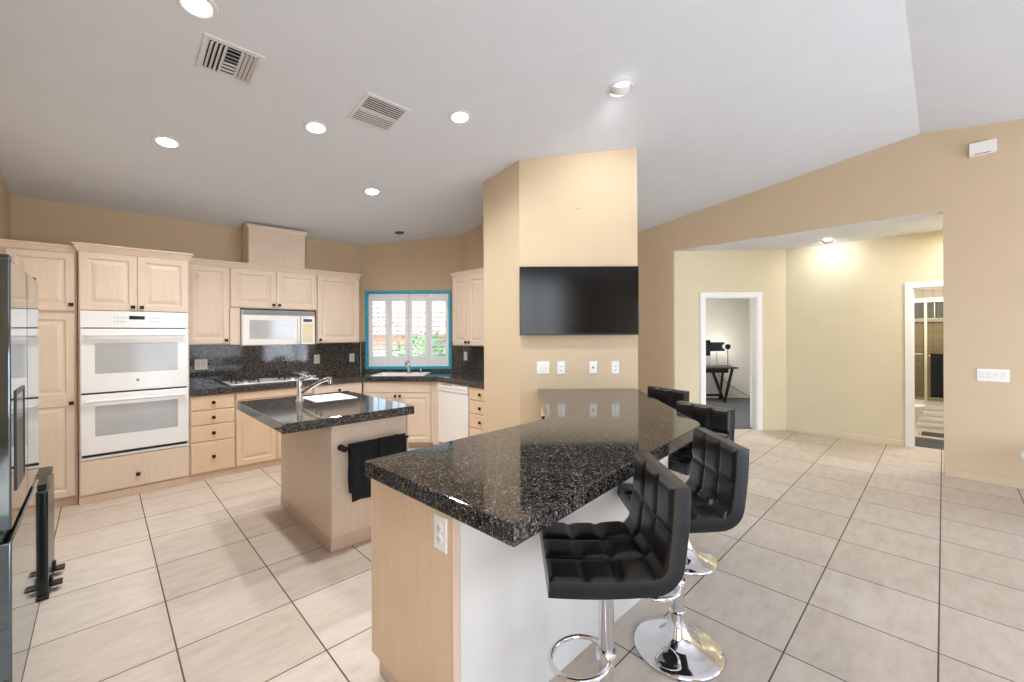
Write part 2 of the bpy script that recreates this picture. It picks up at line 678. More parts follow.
# baseboards (painted like the wall)
bb = MB()
bb.box(6.037, 6.052, -3.9, -0.002, 0, 0.085)
struct(bb.build('baseboard_right', PAINT, bevel=0.004))
bb = MB()
bb.box(6.037, 6.052, 2.792, 3.84, 0, 0.085)
struct(bb.build('baseboard_rear', PAINT, bevel=0.004))
bb = MB()
bb.box(7.217, 7.232, 0.345, 1.63, 0, 0.075)
struct(bb.build('baseboard_hall', PAINT_HALL, bevel=0.004))


def casing(name, P, ang, s0, s1, zt, w=0.068, proud=0.016, mat=TRIM, left_only=False, depth=0.13):
    """door casing on the face of a wall that starts at P and runs along ang; opening s0..s1, height zt"""
    root = bpy.data.objects.new(name, None)
    COL.objects.link(root)
    root.location = (P[0], P[1], 0)
    root.rotation_euler = (0, 0, ang)
    struct(root)
    b = MB()
    b.box(s0 - w, s0, -proud, 0.002, 0, zt + w)
    b.box(s1, s1 + w, -proud, 0.002, 0, zt + w)
    b.box(s0, s1, -proud, 0.002, zt, zt + w)
    struct(b.build('casing', mat, root, bevel=0.003))
    j = MB()
    j.box(s0 - 0.002, s0 + 0.014, -0.004, depth, 0, zt)
    j.box(s1 - 0.014, s1 + 0.002, -0.004, depth, 0, zt)
    j.box(s0, s1, -0.004, depth, zt - 0.014, zt + 0.002)
    struct(j.build('jamb', mat, root))
    return root


d1 = casing('door_1', D0, radians(-45), 0.445, 1.216, 1.97)
d2 = casing('door_2', (7.23, 1.66), radians(-90), 1.66 - 0.27, 1.66 + 0.49, 1.99)
area('hall_end_fill', (6.70, -0.42, 2.62), (0, 0, 0), 0.3, 0.3, 16, (1, 0.97, 0.92))  # added fill lamp out of view, brightens the hall; no fixture there
# office door leaf, swung open into the office against the jamb
leaf_dir = Vector((0.625, 0.78, 0)).normalized()
leaf = MB().obox(Vector((1.196, 0.125, 0.985)) + leaf_dir * 0.37, leaf_dir, (-leaf_dir.y, leaf_dir.x, 0), (0, 0, 1), 0.37, 0.018, 0.972)
struct(leaf.build('door_leaf', TRIM, d1, bevel=0.003))
lh = MB().lathe([(0.012, 0), (0.012, 0.03), (0.026, 0.035), (0.028, 0.05), (0.018, 0.062)], 16, tuple(Vector((1.196, 0.125, 0.95)) + leaf_dir * 0.67 + Vector((-leaf_dir.y, leaf_dir.x, 0)) * 0.017),
                rot=Vector((-leaf_dir.y, leaf_dir.x, 0)).to_track_quat('Z', 'Y').to_matrix())
struct(lh.build('door_knob', CHROME, d1))

# ------------------------------------------------------------------ patio openings behind the camera


def patio(name, x0, x1):
    root = bpy.data.objects.new(name, None)
    COL.objects.link(root)
    root.location = ((x0 + x1) / 2, -3.96, 0)
    struct(root)
    h = (x1 - x0) / 2
    f = MB()
    f.box(-h, -h + 0.06, -0.04, 0.04, 0, 2.2)
    f.box(h - 0.06, h, -0.04, 0.04, 0, 2.2)
    f.box(-0.05, 0.05, -0.04, 0.04, 0.05, 2.14)
    f.box(-h + 0.06, h - 0.06, -0.04, 0.04, 2.14, 2.2)
    f.box(-h + 0.06, h - 0.06, -0.04, 0.04, 0.0, 0.05)
    struct(f.build('frame', TRIM, root, bevel=0.003))
    g = MB()
    g.box(-h + 0.06, -0.05, -0.004, 0.004, 0.05, 2.14)
    g.box(0.05, h - 0.06, -0.004, 0.004, 0.05, 2.14)
    struct(g.build('glass', GLASS, root, smooth=False))


patio('door_3', 0.6, 3.2)
patio('door_4', 3.75, 5.75)
wr = bpy.data.objects.new('window_2', None)
COL.objects.link(wr)
wr.location = (-1.11, -1.9, 0)
struct(wr)
f = MB()
f.box(-0.03, 0.03, -1.3, -1.24, 0.3, 2.8)
f.box(-0.03, 0.03, 1.24, 1.3, 0.3, 2.8)
f.box(-0.03, 0.03, -1.24, 1.24, 0.3, 0.36)
f.box(-0.03, 0.03, -1.24, 1.24, 2.74, 2.8)
f.box(-0.03, 0.03, -0.03, 0.03, 0.36, 2.74)
struct(f.build('frame', TRIM, wr, bevel=0.003))
g = MB().box(-0.004, 0.004, -1.24, 1.24, 0.36, 2.74)
struct(g.build('glass', GLASS, wr, smooth=False))

# ------------------------------------------------------------------ kitchen window with plantation shutters (diagonal wall)
ROT_D = radians(-45)


def diag(s, off=0.0):
    """point on the diagonal window wall: s along it, off out into the room"""
    e = Vector((1, -1)).normalized()
    n = Vector((-1, -1)).normalized()
    p = WP + e * s + n * off
    return (p.x, p.y)


wroot = bpy.data.objects.new('window_1', None)
COL.objects.link(wroot)
wroot.location = (WP.x, WP.y, 0)
wroot.rotation_euler = (0, 0, ROT_D)
struct(wroot)
tr = MB()
tr.box(0.075, 0.115, -0.022, 0.002, 0.95, 2.055)
tr.box(1.25, 1.29, -0.022, 0.002, 0.95, 2.055)
tr.box(0.115, 1.25, -0.022, 0.002, 2.015, 2.055)
tr.box(0.115, 1.25, -0.022, 0.002, 0.95, 0.99)
struct(tr.build('trim', TEAL, wroot, bevel=0.004))
fr = MB()
fr.box(0.115, 0.15, 0.04, 0.10, 0.99, 2.015)
fr.box(1.215, 1.25, 0.04, 0.10, 0.99, 2.015)
fr.box(0.15, 1.215, 0.04, 0.10, 1.98, 2.015)
fr.box(0.15, 1.215, 0.04, 0.10, 0.99, 1.025)
fr.box(0.665, 0.70, 0.045, 0.095, 1.025, 1.98)
struct(fr.build('frame', TRIM, wroot, bevel=0.003))
gl = MB().box(0.15, 1.215, 0.068, 0.073, 1.025, 1.98)
struct(gl.build('glass', GLASS, wroot, smooth=False))

sw = (1.25 - 0.115) / 4
ordinal = ['leftmost of the four white louvred shutter panels at the sink window',
           'second from left white louvred shutter panel, just left of the sink tap',
           'third white louvred shutter panel from left, just right of the sink tap',
           'rightmost of the four white louvred shutter panels, beside the wall cupboard']
for i in range(4):
    x0 = 0.115 + i * sw
    t = thing('window_shutter', ordinal[i], 'shutter', (*diag(x0 + sw / 2, -0.0), 0.99), ROT_D, 'shutter panels in the sink window')
    h = sw / 2 - 0.002
    b = MB()
    st = 0.046
    b.box(-h, -h + st, 0.0, 0.030, 0.0, 1.025)
    b.box(h - st, h, 0.0, 0.030, 0.0, 1.025)
    b.box(-h + st, h - st, 0.0, 0.030, 0.0, 0.145)
    b.box(-h + st, h - st, 0.0, 0.030, 0.915, 1.025)
    b.build('frame', TRIM, t, bevel=0.002)
    lv = MB()
    nl = 12
    for k in range(nl):
        z = 0.145 + 0.77 * (k + 0.5) / nl
        a = radians(12)
        lv.obox((0, 0.016, z), (1, 0, 0), (0, cos(a), sin(a)), (0, -sin(a), cos(a)), h - st, 0.029, 0.0035)
    lv.build('louvers', TRIM, t, bevel=0.0015)
    rod = MB().box(-0.005, 0.005, -0.024, -0.014, 0.16, 0.90)
    rod.build('tilt_rod', TRIM, t)

# ------------------------------------------------------------------ outside the kitchen window
gd = MB().box(-30, 40, -30, 45, -0.35, -0.25)
struct(gd.build('ground', GROUND_M, smooth=False))


def leafy(name, label, cat, loc, rx, ry, rz_, n, s, mat, ang=0.0):
    b = MB()
    R = random.Random(int(abs(loc[0] * 100)) + n)
    for _ in range(n):
        u, v, w = R.gauss(0, 1), R.gauss(0, 1), R.gauss(0, 1)
        q = Vector((u, v, w)).normalized() * (R.uniform(0.75, 1.02))
        p = Vector((q.x * rx, q.y * ry, (q.z * 0.5 + 0.5) * rz_))
        d1_ = Vector((R.uniform(-1, 1), R.uniform(-1, 1), R.uniform(-0.6, 1))).normalized()
        d2_ = d1_.cross(Vector((R.uniform(-1, 1), R.uniform(-1, 1), R.uniform(-1, 1)))).normalized()
        k = s * R.uniform(0.6, 1.3)
        b.add([p, p + d1_ * k + d2_ * k * 0.35, p + d1_ * 2 * k, p + d1_ * k - d2_ * k * 0.35], [[0, 1, 2, 3]])
    b.lathe([(rx * 0.55, 0.0), (rx * 0.75, rz_ * 0.3), (rx * 0.7, rz_ * 0.7), (rx * 0.3, rz_ * 0.95)], 14)
    o = b.build(name, mat, smooth=False)
    o.location = loc
    o.rotation_euler = (0, 0, ang)
    return tag(o, label, cat)


gp = lambda s, off: diag(s, -off)
leafy('garden_shrub', 'round green shrub seen through the left half of the sink window', 'shrub', (*gp(0.2, 3.2), -0.26), 0.85, 0.85, 1.75, 900, 0.07, HEDGE_M)
leafy('garden_shrub', 'green shrub seen through the right half of the sink window', 'shrub', (*gp(2.0, 3.9), -0.26), 0.75, 0.75, 1.45, 800, 0.07, HEDGE_M)
nb = thing('neighbour_house', 'pale house with clay tile roof outside the sink window', 'house', (*gp(0.9, 9.5), -0.25), ROT_D)
nw = MB()
nw.box(-9, 7, 0, 6, 0, 1.75)
nw.build('house_wall', STUCCO, nb)
rf = MB()
rf.add([(-9.5, -0.6, 1.68), (7.5, -0.6, 1.68), (7.5, 3, 2.75), (-9.5, 3, 2.75), (-9.5, 6.6, 1.68), (7.5, 6.6, 1.68)],
       [[0, 1, 2, 3], [3, 2, 5, 4], [0, 3, 4], [1, 5, 2]])
for k in range(75):
    x = -9.4 + k * 0.225
    rf.bar((x, -0.6, 1.69), (x, 3, 2.76), 0.12, 0.04)
rf.build('roof', ROOF_M, nb)
for xa in (-2.2, 1.2):
    MB().box(xa, xa + 1.2, -0.05, 0.02, 0.75, 1.5).build('house_window', GREY_GLASS, nb)
gw = MB().box(-8, 8, -0.08, 0.08, 0, 1.2)
o = gw.build('garden_wall', STUCCO, smooth=False)
o.location = (*gp(0.7, 6.2), -0.25)
o.rotation_euler = (0, 0, ROT_D)
struct(o)

# ------------------------------------------------------------------ cabinets
DOOR_PROF = [(0.0, 0.0), (0.003, -0.003), (0.052, -0.003), (0.060, 0.006), (0.072, 0.007), (0.098, 0.0005), (0.102, -0.0005)]
SLAB_PROF = [(0.0, 0.0), (0.003, -0.003)]


def knob(parent, x, z, y=-0.022):
    b = MB()
    b.lathe([(0.006, 0.0), (0.006, 0.016)], 12, (x, y, z), axis='Y')
    b.box(x - 0.015, x + 0.015, y - 0.027, y - 0.014, z - 0.015, z + 0.015)
    return b.build('knob', KNOB, parent, bevel=0.003)


def door(parent, x0, x1, z0, z1, knob_at=None, mat=None, split=None, gap=0.0015, name='door'):
    """raised panel door standing proud of the box front (local y = 0 is the box front)"""
    mat = mat or MAPLE
    b = MB()
    pf = [(i, y - 0.019) for i, y in DOOR_PROF]
    if split is None:
        b.rings(x0 + gap, x1 - gap, z0 + gap, z1 - gap, pf, 0.0)
    else:
        b.rings(x0 + gap, x1 - gap, z0 + gap, split, pf, 0.0)
        b.rings(x0 + gap, x1 - gap, split, z1 - gap, pf, 0.0)
    d = b.build(name, mat, parent, smooth=False)
    if knob_at:
        knob(d, knob_at[0], knob_at[1])
    return d


def drawer(parent, x0, x1, z0, z1, knobs=None, mat=None, gap=0.0015):
    mat = mat or MAPLE
    b = MB()
    b.rings(x0 + gap, x1 - gap, z0 + gap, z1 - gap, [(0.0, -0.014), (0.005, -0.019), (0.012, -0.020)], 0.0)
    d = b.build('drawer', mat, parent, smooth=False)
    if knobs is not False:
        knob(d, *(knobs or ((x0 + x1) / 2, (z0 + z1) / 2)))
    return d


def crown(parent, x0, x1, z0, z1, y0, ends=(True, True), proj=0.035, depth=0.3, mat=None):
    """stepped crown moulding along the front (and returned along the sides)"""
    b = MB()
    prof = [(0.0, z0), (0.006, z0), (0.010, z0 + 0.012), (proj - 0.008, z1 - 0.018), (proj, z1 - 0.014), (proj, z1), (0.0, z1)]
    xa = [x0 - (p if ends[0] else 0) for p, z in prof]
    xb = [x1 + (p if ends[1] else 0) for p, z in prof]
    n = len(prof)
    v = []
    for k, (p, z) in enumerate(prof):
        v.append((xa[k], y0 + depth, z))
        v.append((xa[k], y0 - p, z))
        v.append((xb[k], y0 - p, z))
        v.append((xb[k], y0 + depth, z))
    fcs = []
    for k in range(n - 1):
        a, c = 4 * k, 4 * (k + 1)
        for i in range(3):
            fcs.append([a + i, a + i + 1, c + i + 1, c + i])
    fcs.append([0, 1, 2, 3])
    fcs.append([4 * (n - 1) + i for i in (3, 2, 1, 0)])
    b.add(v, fcs)
    return b.build('crown_moulding', mat or MAPLE, parent, smooth=False)


BASE_Y = 5.14   # front of the base cabinet boxes on the back wall

# pantry
t = thing('pantry_cabinet', 'tall pale maple pantry cupboard between the refrigerator and the double oven', 'cabinet', (-0.147, 5.19, 0))
W = 0.40
MB().box(-0.420, 0, 0, 0.55, 0.075, 2.16).build('body', MAPLE, t)
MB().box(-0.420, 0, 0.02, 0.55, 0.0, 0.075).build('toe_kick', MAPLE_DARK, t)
door(t, -W + 0.004, -0.012, 1.655, 2.145, (-0.035, 1.71))
door(t, -W + 0.004, -0.012, 0.085, 1.635, (-0.035, 0.875), split=0.905)
crown(t, -0.420, 0, 2.15, 2.21, 0.0, ends=(False, False), proj=0.03)

# cabinet above the refrigerator
t = thing('fridge_top_cabinet', 'pale maple cupboard above the refrigerator, cut by the picture edge', 'cabinet', (-0.56, 3.30, 0), radians(90))
MB().box(-0.92, 0, 0, 0.48, 1.84, 2.17).build('body', MAPLE, t)
door(t, -0.916, -0.462, 1.85, 2.15, (-0.49, 1.89))
door(t, -0.458, -0.004, 1.85, 2.15, (-0.43, 1.89))
crown(t, -0.92, 0, 2.155, 2.215, 0.0, ends=(True, False), proj=0.03)

# oven tower
t = thing('oven_cabinet', 'tall pale maple cabinet housing the white double oven', 'cabinet', (-0.14, BASE_Y, 0))
W = 0.753
b = MB()
b.box(0, 0.03, 0, 0.60, 0, 2.18)
b.box(W - 0.03, W, 0, 0.60, 0, 2.18)
b.box(0.03, W - 0.03, 0, 0.60, 1.665, 2.18)
b.box(0.03, W - 0.03, 0, 0.60, 0, 0.375)
b.build('body', MAPLE, t)
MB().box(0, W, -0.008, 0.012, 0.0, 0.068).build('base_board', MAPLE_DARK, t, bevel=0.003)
door(t, 0.006, W / 2, 1.665, 2.165, (W / 2 - 0.030, 1.70))
door(t, W / 2, W - 0.006, 1.665, 2.165, (W / 2 + 0.030, 1.70))
drawer(t, 0.004, W - 0.004, 0.078, 0.372, (W / 2, 0.19))
crown(t, 0, W, 2.17, 2.238, 0.0, ends=(True, True), proj=0.036, depth=0.04)

# double oven
t = thing('double_oven', 'white built-in double wall oven in the maple tower', 'oven', (-0.14 + W / 2, BASE_Y, 0.378))
h = 0.366
b = MB()
b.box(-0.335, 0.335, 0.02, 0.55, 0.01, 1.27)
b.box(-h, h, -0.022, 0.0, 0.0, 0.020)
b.box(-h, h, -0.005, 0.0, 0.0, 1.283)
b.build('body', WHITE_GLOSS, t)
p = MB().box(-h, h, -0.030, -0.004, 1.136, 1.283).build('control_panel', WHITE_GLOSS, t, bevel=0.004)
MB().box(-0.055, 0.05, -0.0325, -0.029, 1.212, 1.243).build('display', BLACK_SCREEN, p)
kp = MB()
for side in (-1, 1):
    for r_ in range(2):
        for c_ in range(4):
            x = side * (0.085 + 0.022 * c_)
            kp.box(x - 0.007, x + 0.007, -0.0315, -0.0295, 1.183 + 0.035 * r_, 1.199 + 0.035 * r_)
tag(kp.build('keypad', plain('keypad_grey', (205, 206, 208), 0.4), p), kind='stuff')
MB().box(-h + 0.02, h - 0.02, -0.024, -0.005, 1.128, 1.137).build('vent_slot', BLACK_PLASTIC, t)
for z0, z1, wz0, wz1 in ((0.575, 1.127, 0.74, 1.00), (0.045, 0.560, 0.20, 0.46)):
    d = MB().box(-h, h, -0.045, -0.006, z0, z1).build('door', WHITE_GLOSS, t, bevel=0.008, seg=3)
    MB().box(-0.275, 0.285, -0.0475, -0.044, wz0, wz1).build('window', GREY_GLASS, d, bevel=0.001)
    hb = MB()
    zz = z1 - 0.055
    hb.tube([(-0.335, -0.085, zz), (0.335, -0.085, zz)], 0.0135, 14)
    hb.box(-0.333, -0.305, -0.085, -0.044, zz - 0.012, zz + 0.012)
    hb.box(0.305, 0.333, -0.085, -0.044, zz - 0.012, zz + 0.012)
    hb.build('handle', WHITE_GLOSS, d, bevel=0.004)
    if z0 > 0.5:
        MB().lathe([(0.012, 0), (0.012, 0.003)], 20, (0.0, -0.045, 0.665), axis='Y').build('emblem', plain('grey_badge', (130, 132, 138), 0.3, 0.6), d)
MB().box(-h + 0.01, h - 0.01, -0.018, -0.004, 0.020, 0.044).build('vent_slot', BLACK_PLASTIC, t)
MB().box(-h + 0.01, h - 0.01, -0.016, -0.004, 0.561, 0.574).build('vent_slot', BLACK_PLASTIC, t)


def base_box(t, w, depth=0.58, toe=True, top=0.853):
    MB().box(0, w, 0, depth, 0.075 if toe else 0.0, top).build('body', MAPLE, t)
    if toe:
        MB().box(0, w, 0.006, depth, 0.0, 0.075).build('toe_kick', MAPLE_DARK, t)


# drawer stack right of the oven
t = thing('drawer_cabinet', 'pale maple base cabinet of four drawers beside the white double oven', 'cabinet', (0.616, BASE_Y, 0), 0, 'kitchen base cabinets')
base_box(t, 0.375)
for za, zb in ((0.696, 0.846), (0.551, 0.693), (0.385, 0.548), (0.080, 0.382)):
    drawer(t, 0.004, 0.371, za, zb, mat=MAPLE_WARM)
# cooktop base
t = thing('cooktop_cabinet', 'maple base cabinet with false front and two doors below the gas cooktop', 'cabinet', (0.994, BASE_Y, 0), 0, 'kitchen base cabinets')
base_box(t, 0.77)
drawer(t, 0.004, 0.766, 0.762, 0.846, knobs=False, mat=MAPLE_WARM)
door(t, 0.004, 0.384, 0.080, 0.757, (0.355, 0.70), MAPLE_WARM)
door(t, 0.386, 0.766, 0.080, 0.757, (0.415, 0.70), MAPLE_WARM)
# next one, behind the island
t = thing('corner_base_cabinet', 'pale maple base cabinet behind the island, left of the corner sink', 'cabinet', (1.767, BASE_Y, 0), 0, 'kitchen base cabinets')
base_box(t, 0.59)
drawer(t, 0.004, 0.586, 0.70, 0.846)
door(t, 0.004, 0.294, 0.080, 0.695, (0.265, 0.64))
door(t, 0.296, 0.586, 0.080, 0.695, (0.325, 0.64))
# diagonal sink base
SB0 = Vector((2.372, 5.128))
SBL = 0.885
t = thing('sink_cabinet', 'pale maple sink base cabinet set diagonally below the shuttered window', 'cabinet', (SB0.x, SB0.y, 0), ROT_D, 'kitchen base cabinets')
b = MB()
b.prism([(0, 0), (SBL, 0), (SBL + 0.02, 0.1), (SBL - 0.1, 0.58), (0.1, 0.58), (-0.02, 0.1)], 0.075, 0.70)
b.prism([(0, 0), (SBL, 0), (SBL + 0.02, 0.03), (-0.02, 0.03)], 0.70, 0.853)
b.build('body', MAPLE, t, smooth=False)
inv = Matrix.Translation((SB0.x, SB0.y, 0)) @ Matrix.Rotation(ROT_D, 4, 'Z')
inv.invert()
fq = [inv @ Vector((x, y, 0)) for x, y in ((2.996, 4.504), (3.016, 4.403), (3.05, 4.403), (3.05, 4.52))]
MB().prism([(q.x, q.y) for q in fq], 0.0, 0.850).build('filler_strip', MAPLE, t, smooth=False)
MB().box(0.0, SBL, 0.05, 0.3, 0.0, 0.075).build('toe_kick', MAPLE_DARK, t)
drawer(t, 0.03, SBL - 0.03, 0.705, 0.846, knobs=False)
door(t, 0.03, SBL / 2, 0.08, 0.70, (SBL / 2 - 0.03, 0.665))
door(t, SBL / 2, SBL - 0.03, 0.08, 0.70, (SBL / 2 + 0.03, 0.665))

RX = 3.02   # front of the base run on the window-side wall
# dishwasher
t = thing('dishwasher', 'white built-in dishwasher right of the corner sink', 'dishwasher', (RX, 4.40, 0), radians(-90))
W = 0.60
MB().box(0.01, W - 0.01, 0.02, 0.56, 0.09, 0.845).build('body', WHITE_PLASTIC, t)
d = MB().box(0.004, W - 0.004, -0.022, 0.018, 0.11, 0.738).build('door', WHITE_PLASTIC, t, bevel=0.006)
p = MB().box(0.004, W - 0.004, -0.026, 0.018, 0.745, 0.848).build('control_panel', WHITE_PLASTIC, t, bevel=0.006)
MB().box(0.06, W - 0.06, -0.034, -0.025, 0.798, 0.812).build('handle', WHITE_PLASTIC, p, bevel=0.003)
MB().box(0.08, 0.30, -0.0275, -0.025, 0.822, 0.834).build('keypad', plain('keypad_dark', (150, 148, 146), 0.5), p)
MB().box(0.0, W, 0.06, 0.08, 0.0, 0.10).build('toe_kick', WHITE_PLASTIC, t)
# drawers right of it
t = thing('drawer_cabinet', 'pale maple base cabinet of four drawers between dishwasher and television wall', 'cabinet', (RX, 3.785, 0), radians(-90), 'kitchen base cabinets')
base_box(t, 0.42, 0.55)
for za, zb in ((0.696, 0.846), (0.546, 0.693), (0.385, 0.543), (0.080, 0.382)):
    drawer(t, 0.004, 0.405, za, zb, mat=MAPLE_WARM, knobs=(0.21, (za + zb) / 2))

# worktop of the L-shaped run
ct = MB()
ct.prism([(0.617, 5.095), (2.345, 5.095), (2.978, 4.415), (2.978, 3.362), (3.628, 3.362), (3.628, 4.738), (2.622, 5.748), (0.617, 5.748)], 0.853, 0.915)
worktop = o = ct.build('kitchen_worktop', GRANITE, bevel=0.006, smooth=False)
tag(o, 'dark granite worktop running along the wall under the cooktop and corner sink', 'countertop')
# backsplash
bs = MB()
bs.box(0.617, 2.613, 5.738, 5.749, 0.916, 1.338)
e45 = Vector((1, -1)).normalized()


def dslab(b, s0, s1, z0, z1, th=0.011):
    q = [diag(s0, 0.0), diag(s0, th), diag(s1, th), diag(s1, 0.0)]
    b.prism(q, z0, z1)


dslab(bs, 0.012, 0.072, 0.916, 1.338)
dslab(bs, 1.293, WL - 0.012, 0.916, 1.338)
dslab(bs, 0.072, 1.293, 0.916, 0.948)
bs.box(3.618, 3.629, 3.362, 4.735, 0.916, 1.286)
o = bs.build('backsplash', GRANITE_BACK, smooth=False)
tag(o, 'dark granite tile backsplash behind the cooktop and around the window', 'backsplash')

# wall cabinets on the back wall
UY = 5.42


def upper(name, label, x0, x1, z0, doors, kn, ends=(False, False), top=2.18, rz=0.0, loc=None, depth=0.32, group='kitchen wall cupboards', crown_z=2.243):
    t = thing(name, label, 'cabinet', loc or (x0, UY, 0), rz, group)
    w = x1 - x0
    MB().box(0, w, 0, depth, z0, top).build('body', MAPLE, t)
    n = doors
    for i in range(n):
        a, c = w * i / n, w * (i + 1) / n
        if i == 0:
            a += 0.006
        if i == n - 1:
            c -= 0.006
        door(t, a, c, z0 + 0.008, top - 0.006, kn(i, a, c, z0))
    crown(t, 0, w, top - 0.005, crown_z, 0.0, ends=ends, proj=0.03, depth=depth)
    return t


upper('wall_cupboard', 'narrow single door maple wall cupboard between oven tower and microwave', 0.617, 1.0, 1.343, 1,
      lambda i, a, c, z: (c - 0.03, z + 0.045))
upper('wall_cupboard', 'two door maple wall cupboard directly above the microwave', 1.0, 1.908, 1.742, 2,
      lambda i, a, c, z: ((c - 0.03) if i == 0 else (a + 0.03), z + 0.045))
upper('wall_cupboard', 'single door maple wall cupboard between microwave and shuttered window', 1.908, 2.45, 1.335, 1,
      lambda i, a, c, z: (a + 0.03, z + 0.045), ends=(False, True))
upper('wall_cupboard', 'two door maple wall cupboard right of the shuttered window', 0, 0.664, 1.29, 2,
      lambda i, a, c, z: ((c - 0.03) if i == 0 else (a + 0.03), z + 0.05), ends=(True, False), rz=radians(-90), loc=(3.32, 4.505, 0), depth=0.305)
# filler beside the microwave
b = MB()
b.box(1.0, 1.094, 5.40, 5.74, 1.338, 1.740)
o = b.build('cupboard_filler', MAPLE, bevel=0.003)
tag(o, 'narrow pale maple filler panel left of the microwave', 'panel')
# chimney box
t = thing('duct_box', 'pale maple duct box standing on the wall cupboards, reaching the ceiling', 'cabinet', (1.19, 5.46, 2.245))
MB().box(0, 0.60, 0, 0.285, 0, 0.425).build('body', MAPLE, t, bevel=0.002)
crown(t, 0, 0.60, 0.40, 0.452, 0.0, ends=(True, True), proj=0.022, depth=0.2)

# microwave
t = thing('microwave', 'white over-the-range microwave above the gas cooktop', 'microwave', (1.10, 5.385, 1.325))
W = 0.772
MB().box(0, W, 0, 0.35, 0, 0.398).build('body', WHITE_PLASTIC, t, bevel=0.004)
g = MB()
g.box(0.005, W - 0.005, -0.012, 0.0, 0.345, 0.396)
g.build('vent_panel', plain('grey_vent', (166, 168, 172), 0.5), t)
gs = MB()
for k in range(5):
    gs.box(0.02, W - 0.02, -0.016, -0.011, 0.350 + 0.009 * k, 0.354 + 0.009 * k)
gs.build('vent_grille', plain('grey_grille', (140, 142, 146), 0.5), t)
d = MB().box(0.004, 0.60, -0.03, -0.001, 0.004, 0.340).build('door', WHITE_PLASTIC, t, bevel=0.008, seg=3)
MB().box(0.075, 0.515, -0.033, -0.029, 0.075, 0.285).build('window', GREY_GLASS, d, bevel=0.002)
MB().box(0.563, 0.592, -0.055, -0.029, 0.03, 0.315).build('handle', WHITE_PLASTIC, d, bevel=0.008, seg=3)
p = MB().box(0.606, W - 0.004, -0.03, -0.001, 0.004, 0.340).build('control_panel', WHITE_PLASTIC, t, bevel=0.006)
MB().box(0.625, W - 0.03, -0.032, -0.029, 0.03, 0.25).build('keypad', ALMOND, p)
MB().box(0.635, W - 0.04, -0.033, -0.029, 0.272, 0.305).build('display', BLACK_SCREEN, p)

# cooktop
t = thing('gas_cooktop', 'white gas cooktop with dark grates set in the granite worktop', 'cooktop', (1.40, 5.40, 0.9155))
MB().box(-0.44, 0.44, -0.255, 0.255, 0.0, 0.014).build('glass_top', WHITE_GLOSS, t, bevel=0.006)
for sx in (-1, 1):
    for sy in (-1, 1):
        cx, cy = sx * 0.235 - 0.05, sy * 0.115
        bn = MB().lathe([(0.055, 0.0), (0.055, 0.010), (0.040, 0.014), (0.036, 0.024), (0.0, 0.026)], 24, (cx, cy, 0.0135), cap=False)
        bn.build('burner', CHROME, t)
        gr = MB()
        r_ = 0.105
        gr.tube([(cx + r_ * x_, cy + 0.95 * r_ * y_, 0.048) for x_, y_ in ((-1, -1), (1, -1), (1, 1), (-1, 1))], 0.006, 8, closed=True)
        for a_ in range(4):
            an = a_ * pi / 2
            gr.bar((cx + r_ * cos(an), cy + r_ * 0.95 * sin(an), 0.048), (cx + 0.03 * cos(an), cy + 0.03 * sin(an), 0.050), 0.009, 0.010)
        for x_, y_ in ((-1, -1), (1, -1), (1, 1), (-1, 1)):
            gr.box(cx + r_ * x_ - 0.006, cx + r_ * x_ + 0.006, cy + 0.95 * r_ * y_ - 0.006, cy + 0.95 * r_ * y_ + 0.006, 0.012, 0.048)
        gr.build('grate', GRATE, t)
for k in range(4):
    kn = MB().lathe([(0.024, 0.0), (0.022, 0.02), (0.017, 0.024)], 18, (0.36, -0.17 + 0.11 * k, 0.0135))
    kn.box(0.357, 0.363, -0.19 + 0.11 * k, -0.15 + 0.11 * k, 0.036, 0.044)
    kn.build('control_knob', WHITE_PLASTIC, t)


